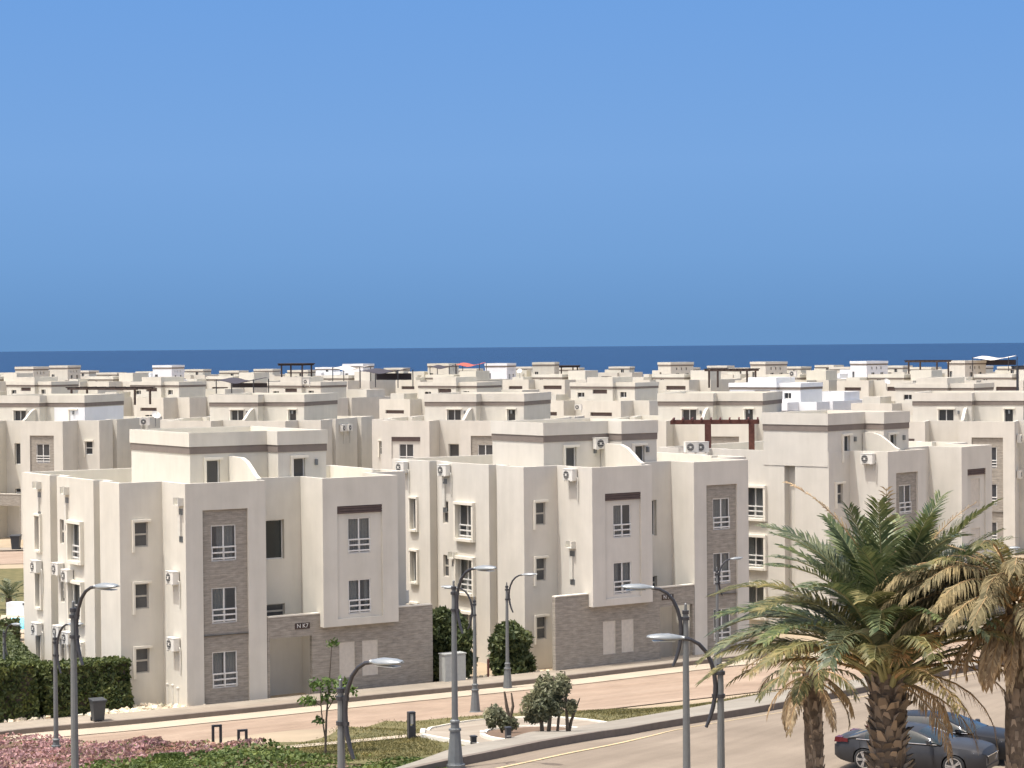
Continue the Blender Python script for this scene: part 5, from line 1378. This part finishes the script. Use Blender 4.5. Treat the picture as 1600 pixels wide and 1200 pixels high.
bollard(339, 1169, 'left one of two thin frame posts at the flower bed\'s back edge', .72, 1)
bollard(379, 1171, 'right one of two thin frame posts at the flower bed\'s back edge', .6, 1)
bollard(740, 1172, 'short dark stub post at the corner of the grass beside the tall lamp base', .42, 2)
bollard(794, 1167, 'thin short dark post in the planted circle below the olive shrubs', .6, 2)
# pale pipe stubs at the left block's corner and an orange marker
for k, (px, h) in enumerate(((262, 1.0), (270, 1.02), (278, .95))):
    r = empty('pipe_stub', gnd(px, 1103 + k * 2.5, 0, 92) + Vector((0, .3, 0))); m = MB(); m.lathe([(.1, -.1), (.1, h), (.13, h + .02), (.13, h + .09), (.0, h + .12)], 10); m.build('tube', 'pipe', r)
    tag(r, 'pale capped pipe stub at the left block\'s corner, %s of three' % ('left', 'middle', 'right')[k], 'pipe', 'pipe stubs in the rubble')
r = empty('marker_post', gnd(763, 1062)); m = MB(); m.box(-.06, .06, -.06, .06, 0, 1.1); m.build('post', 'wood_red', r); tag(r, 'slim red-brown marker post between the two tall bushes', 'post')
r = empty('rain_pipe_sign', gnd(219, 1160)) if False else None
# air conditioners standing on the ground beside the entrance
r = empty('gas_meter_box', gnd(478, 1066) + Vector((0, .9, .0)), radians(33)); m = MB(); m.box(-.35, .35, -.2, .2, .1, 1.1); m.build('box_body', 'acwhite', r)
m = MB(); m.box(-.3, .3, -.215, -.2, .15, 1.05); m.build('door', 'acwhite', r); tag(r, 'white meter box beside the entrance of the left block', 'meter box')
r = empty('low_wall_bench', gnd(35, 962), radians(-20)); m = MB(); m.box(-1, 1.2, -.4, .4, 0, .9); m.build('canopy_block', 'wall_white', r); m = MB(); m.obox((.3, -.45, .8), (1.6, 0, -.7), (0, .2, 0), (0, 0, .12)); m.build('rail', 'steel_dark', r)
tag(r, 'white poolside cabin with a dark sloping rail at the left edge', 'pool cabin')

# ------------------------------------------------------------------ cars
def place_car(pr, pf, paint, name, label, hatch, shift=(0, 0)):
    a, b = gnd(*pr), gnd(*pf); d = (b - a); d.z = 0; d.normalize(); n = Vector((-d.y, d.x, 0))
    m = (a + b) / 2 + n * .80; front = m + d * (.90 + 1.36) + d * shift[0] + n * shift[1]
    c = car(name, (front.x, front.y, hgt(front.x, front.y) + .05), atan2(-d.y, -d.x), paint, label, hatch); return c
place_car((1353, 1208), (1490, 1218), 'paint_grey', 'parked_car', 'dark grey sedan parked behind the large palm trunk', False)
place_car((1353, 1208), (1490, 1218), 'paint_black', 'parked_car', 'black car parked on the far side of the grey sedan', True, (.15, 2.35))

# ------------------------------------------------------------------ light
w = bpy.data.worlds.new('World'); SC.world = w; w.use_nodes = True; nt = w.node_tree
bg = nt.nodes['Background']; sk = nt.nodes.new('ShaderNodeTexSky'); sk.sky_type = 'NISHITA'; sk.sun_disc = False
sk.sun_elevation = SUN_EL; sk.sun_rotation = SUN_AZ; sk.air_density = 1.0; sk.dust_density = 7.0; sk.ozone_density = 1.0; sk.altitude = 0
EXPO, SKY = .86, .128
tc = nt.nodes.new('ShaderNodeTexCoord'); sx = nt.nodes.new('ShaderNodeSeparateXYZ'); L(nt, tc.outputs['Generated'], sx.inputs[0])
mr = nt.nodes.new('ShaderNodeMapRange'); mr.inputs['From Min'].default_value = -.02; mr.inputs['From Max'].default_value = .18; L(nt, sx.outputs[2], mr.inputs[0])
rp = ramp(nt, mr.outputs[0], [(.0, (.140, .298, .562)), (.13, (.143, .304, .575)), (.3, (.174, .358, .675)), (.5, (.194, .388, .738)), (.85, (.165, .362, .75)), (1, (.155, .35, .75))])
vm = nt.nodes.new('ShaderNodeVectorMath'); vm.operation = 'SCALE'; L(nt, rp.outputs[0], vm.inputs[0]); vm.inputs[3].default_value = 1 / (SKY * 2 ** EXPO)
m2 = nt.nodes.new('ShaderNodeMapRange'); m2.inputs['From Min'].default_value = .155; m2.inputs['From Max'].default_value = .26; L(nt, sx.outputs[2], m2.inputs[0])
L(nt, mix(nt, m2.outputs[0], vm.outputs[0], sk.outputs[0]), bg.inputs[0]); bg.inputs[1].default_value = SKY
sd = bpy.data.lights.new('sun', 'SUN'); sd.energy = 2.15; sd.angle = radians(.53); sd.color = (1, .99, .965)
so = bpy.data.objects.new('sun', sd); COL.objects.link(so)
dirv = Vector((sin(SUN_AZ) * cos(SUN_EL), cos(SUN_AZ) * cos(SUN_EL), sin(SUN_EL)))
so.rotation_euler = dirv.to_track_quat('Z', 'Y').to_euler(); so.location = (-30, 20, 80)
SC.view_settings.exposure = EXPO
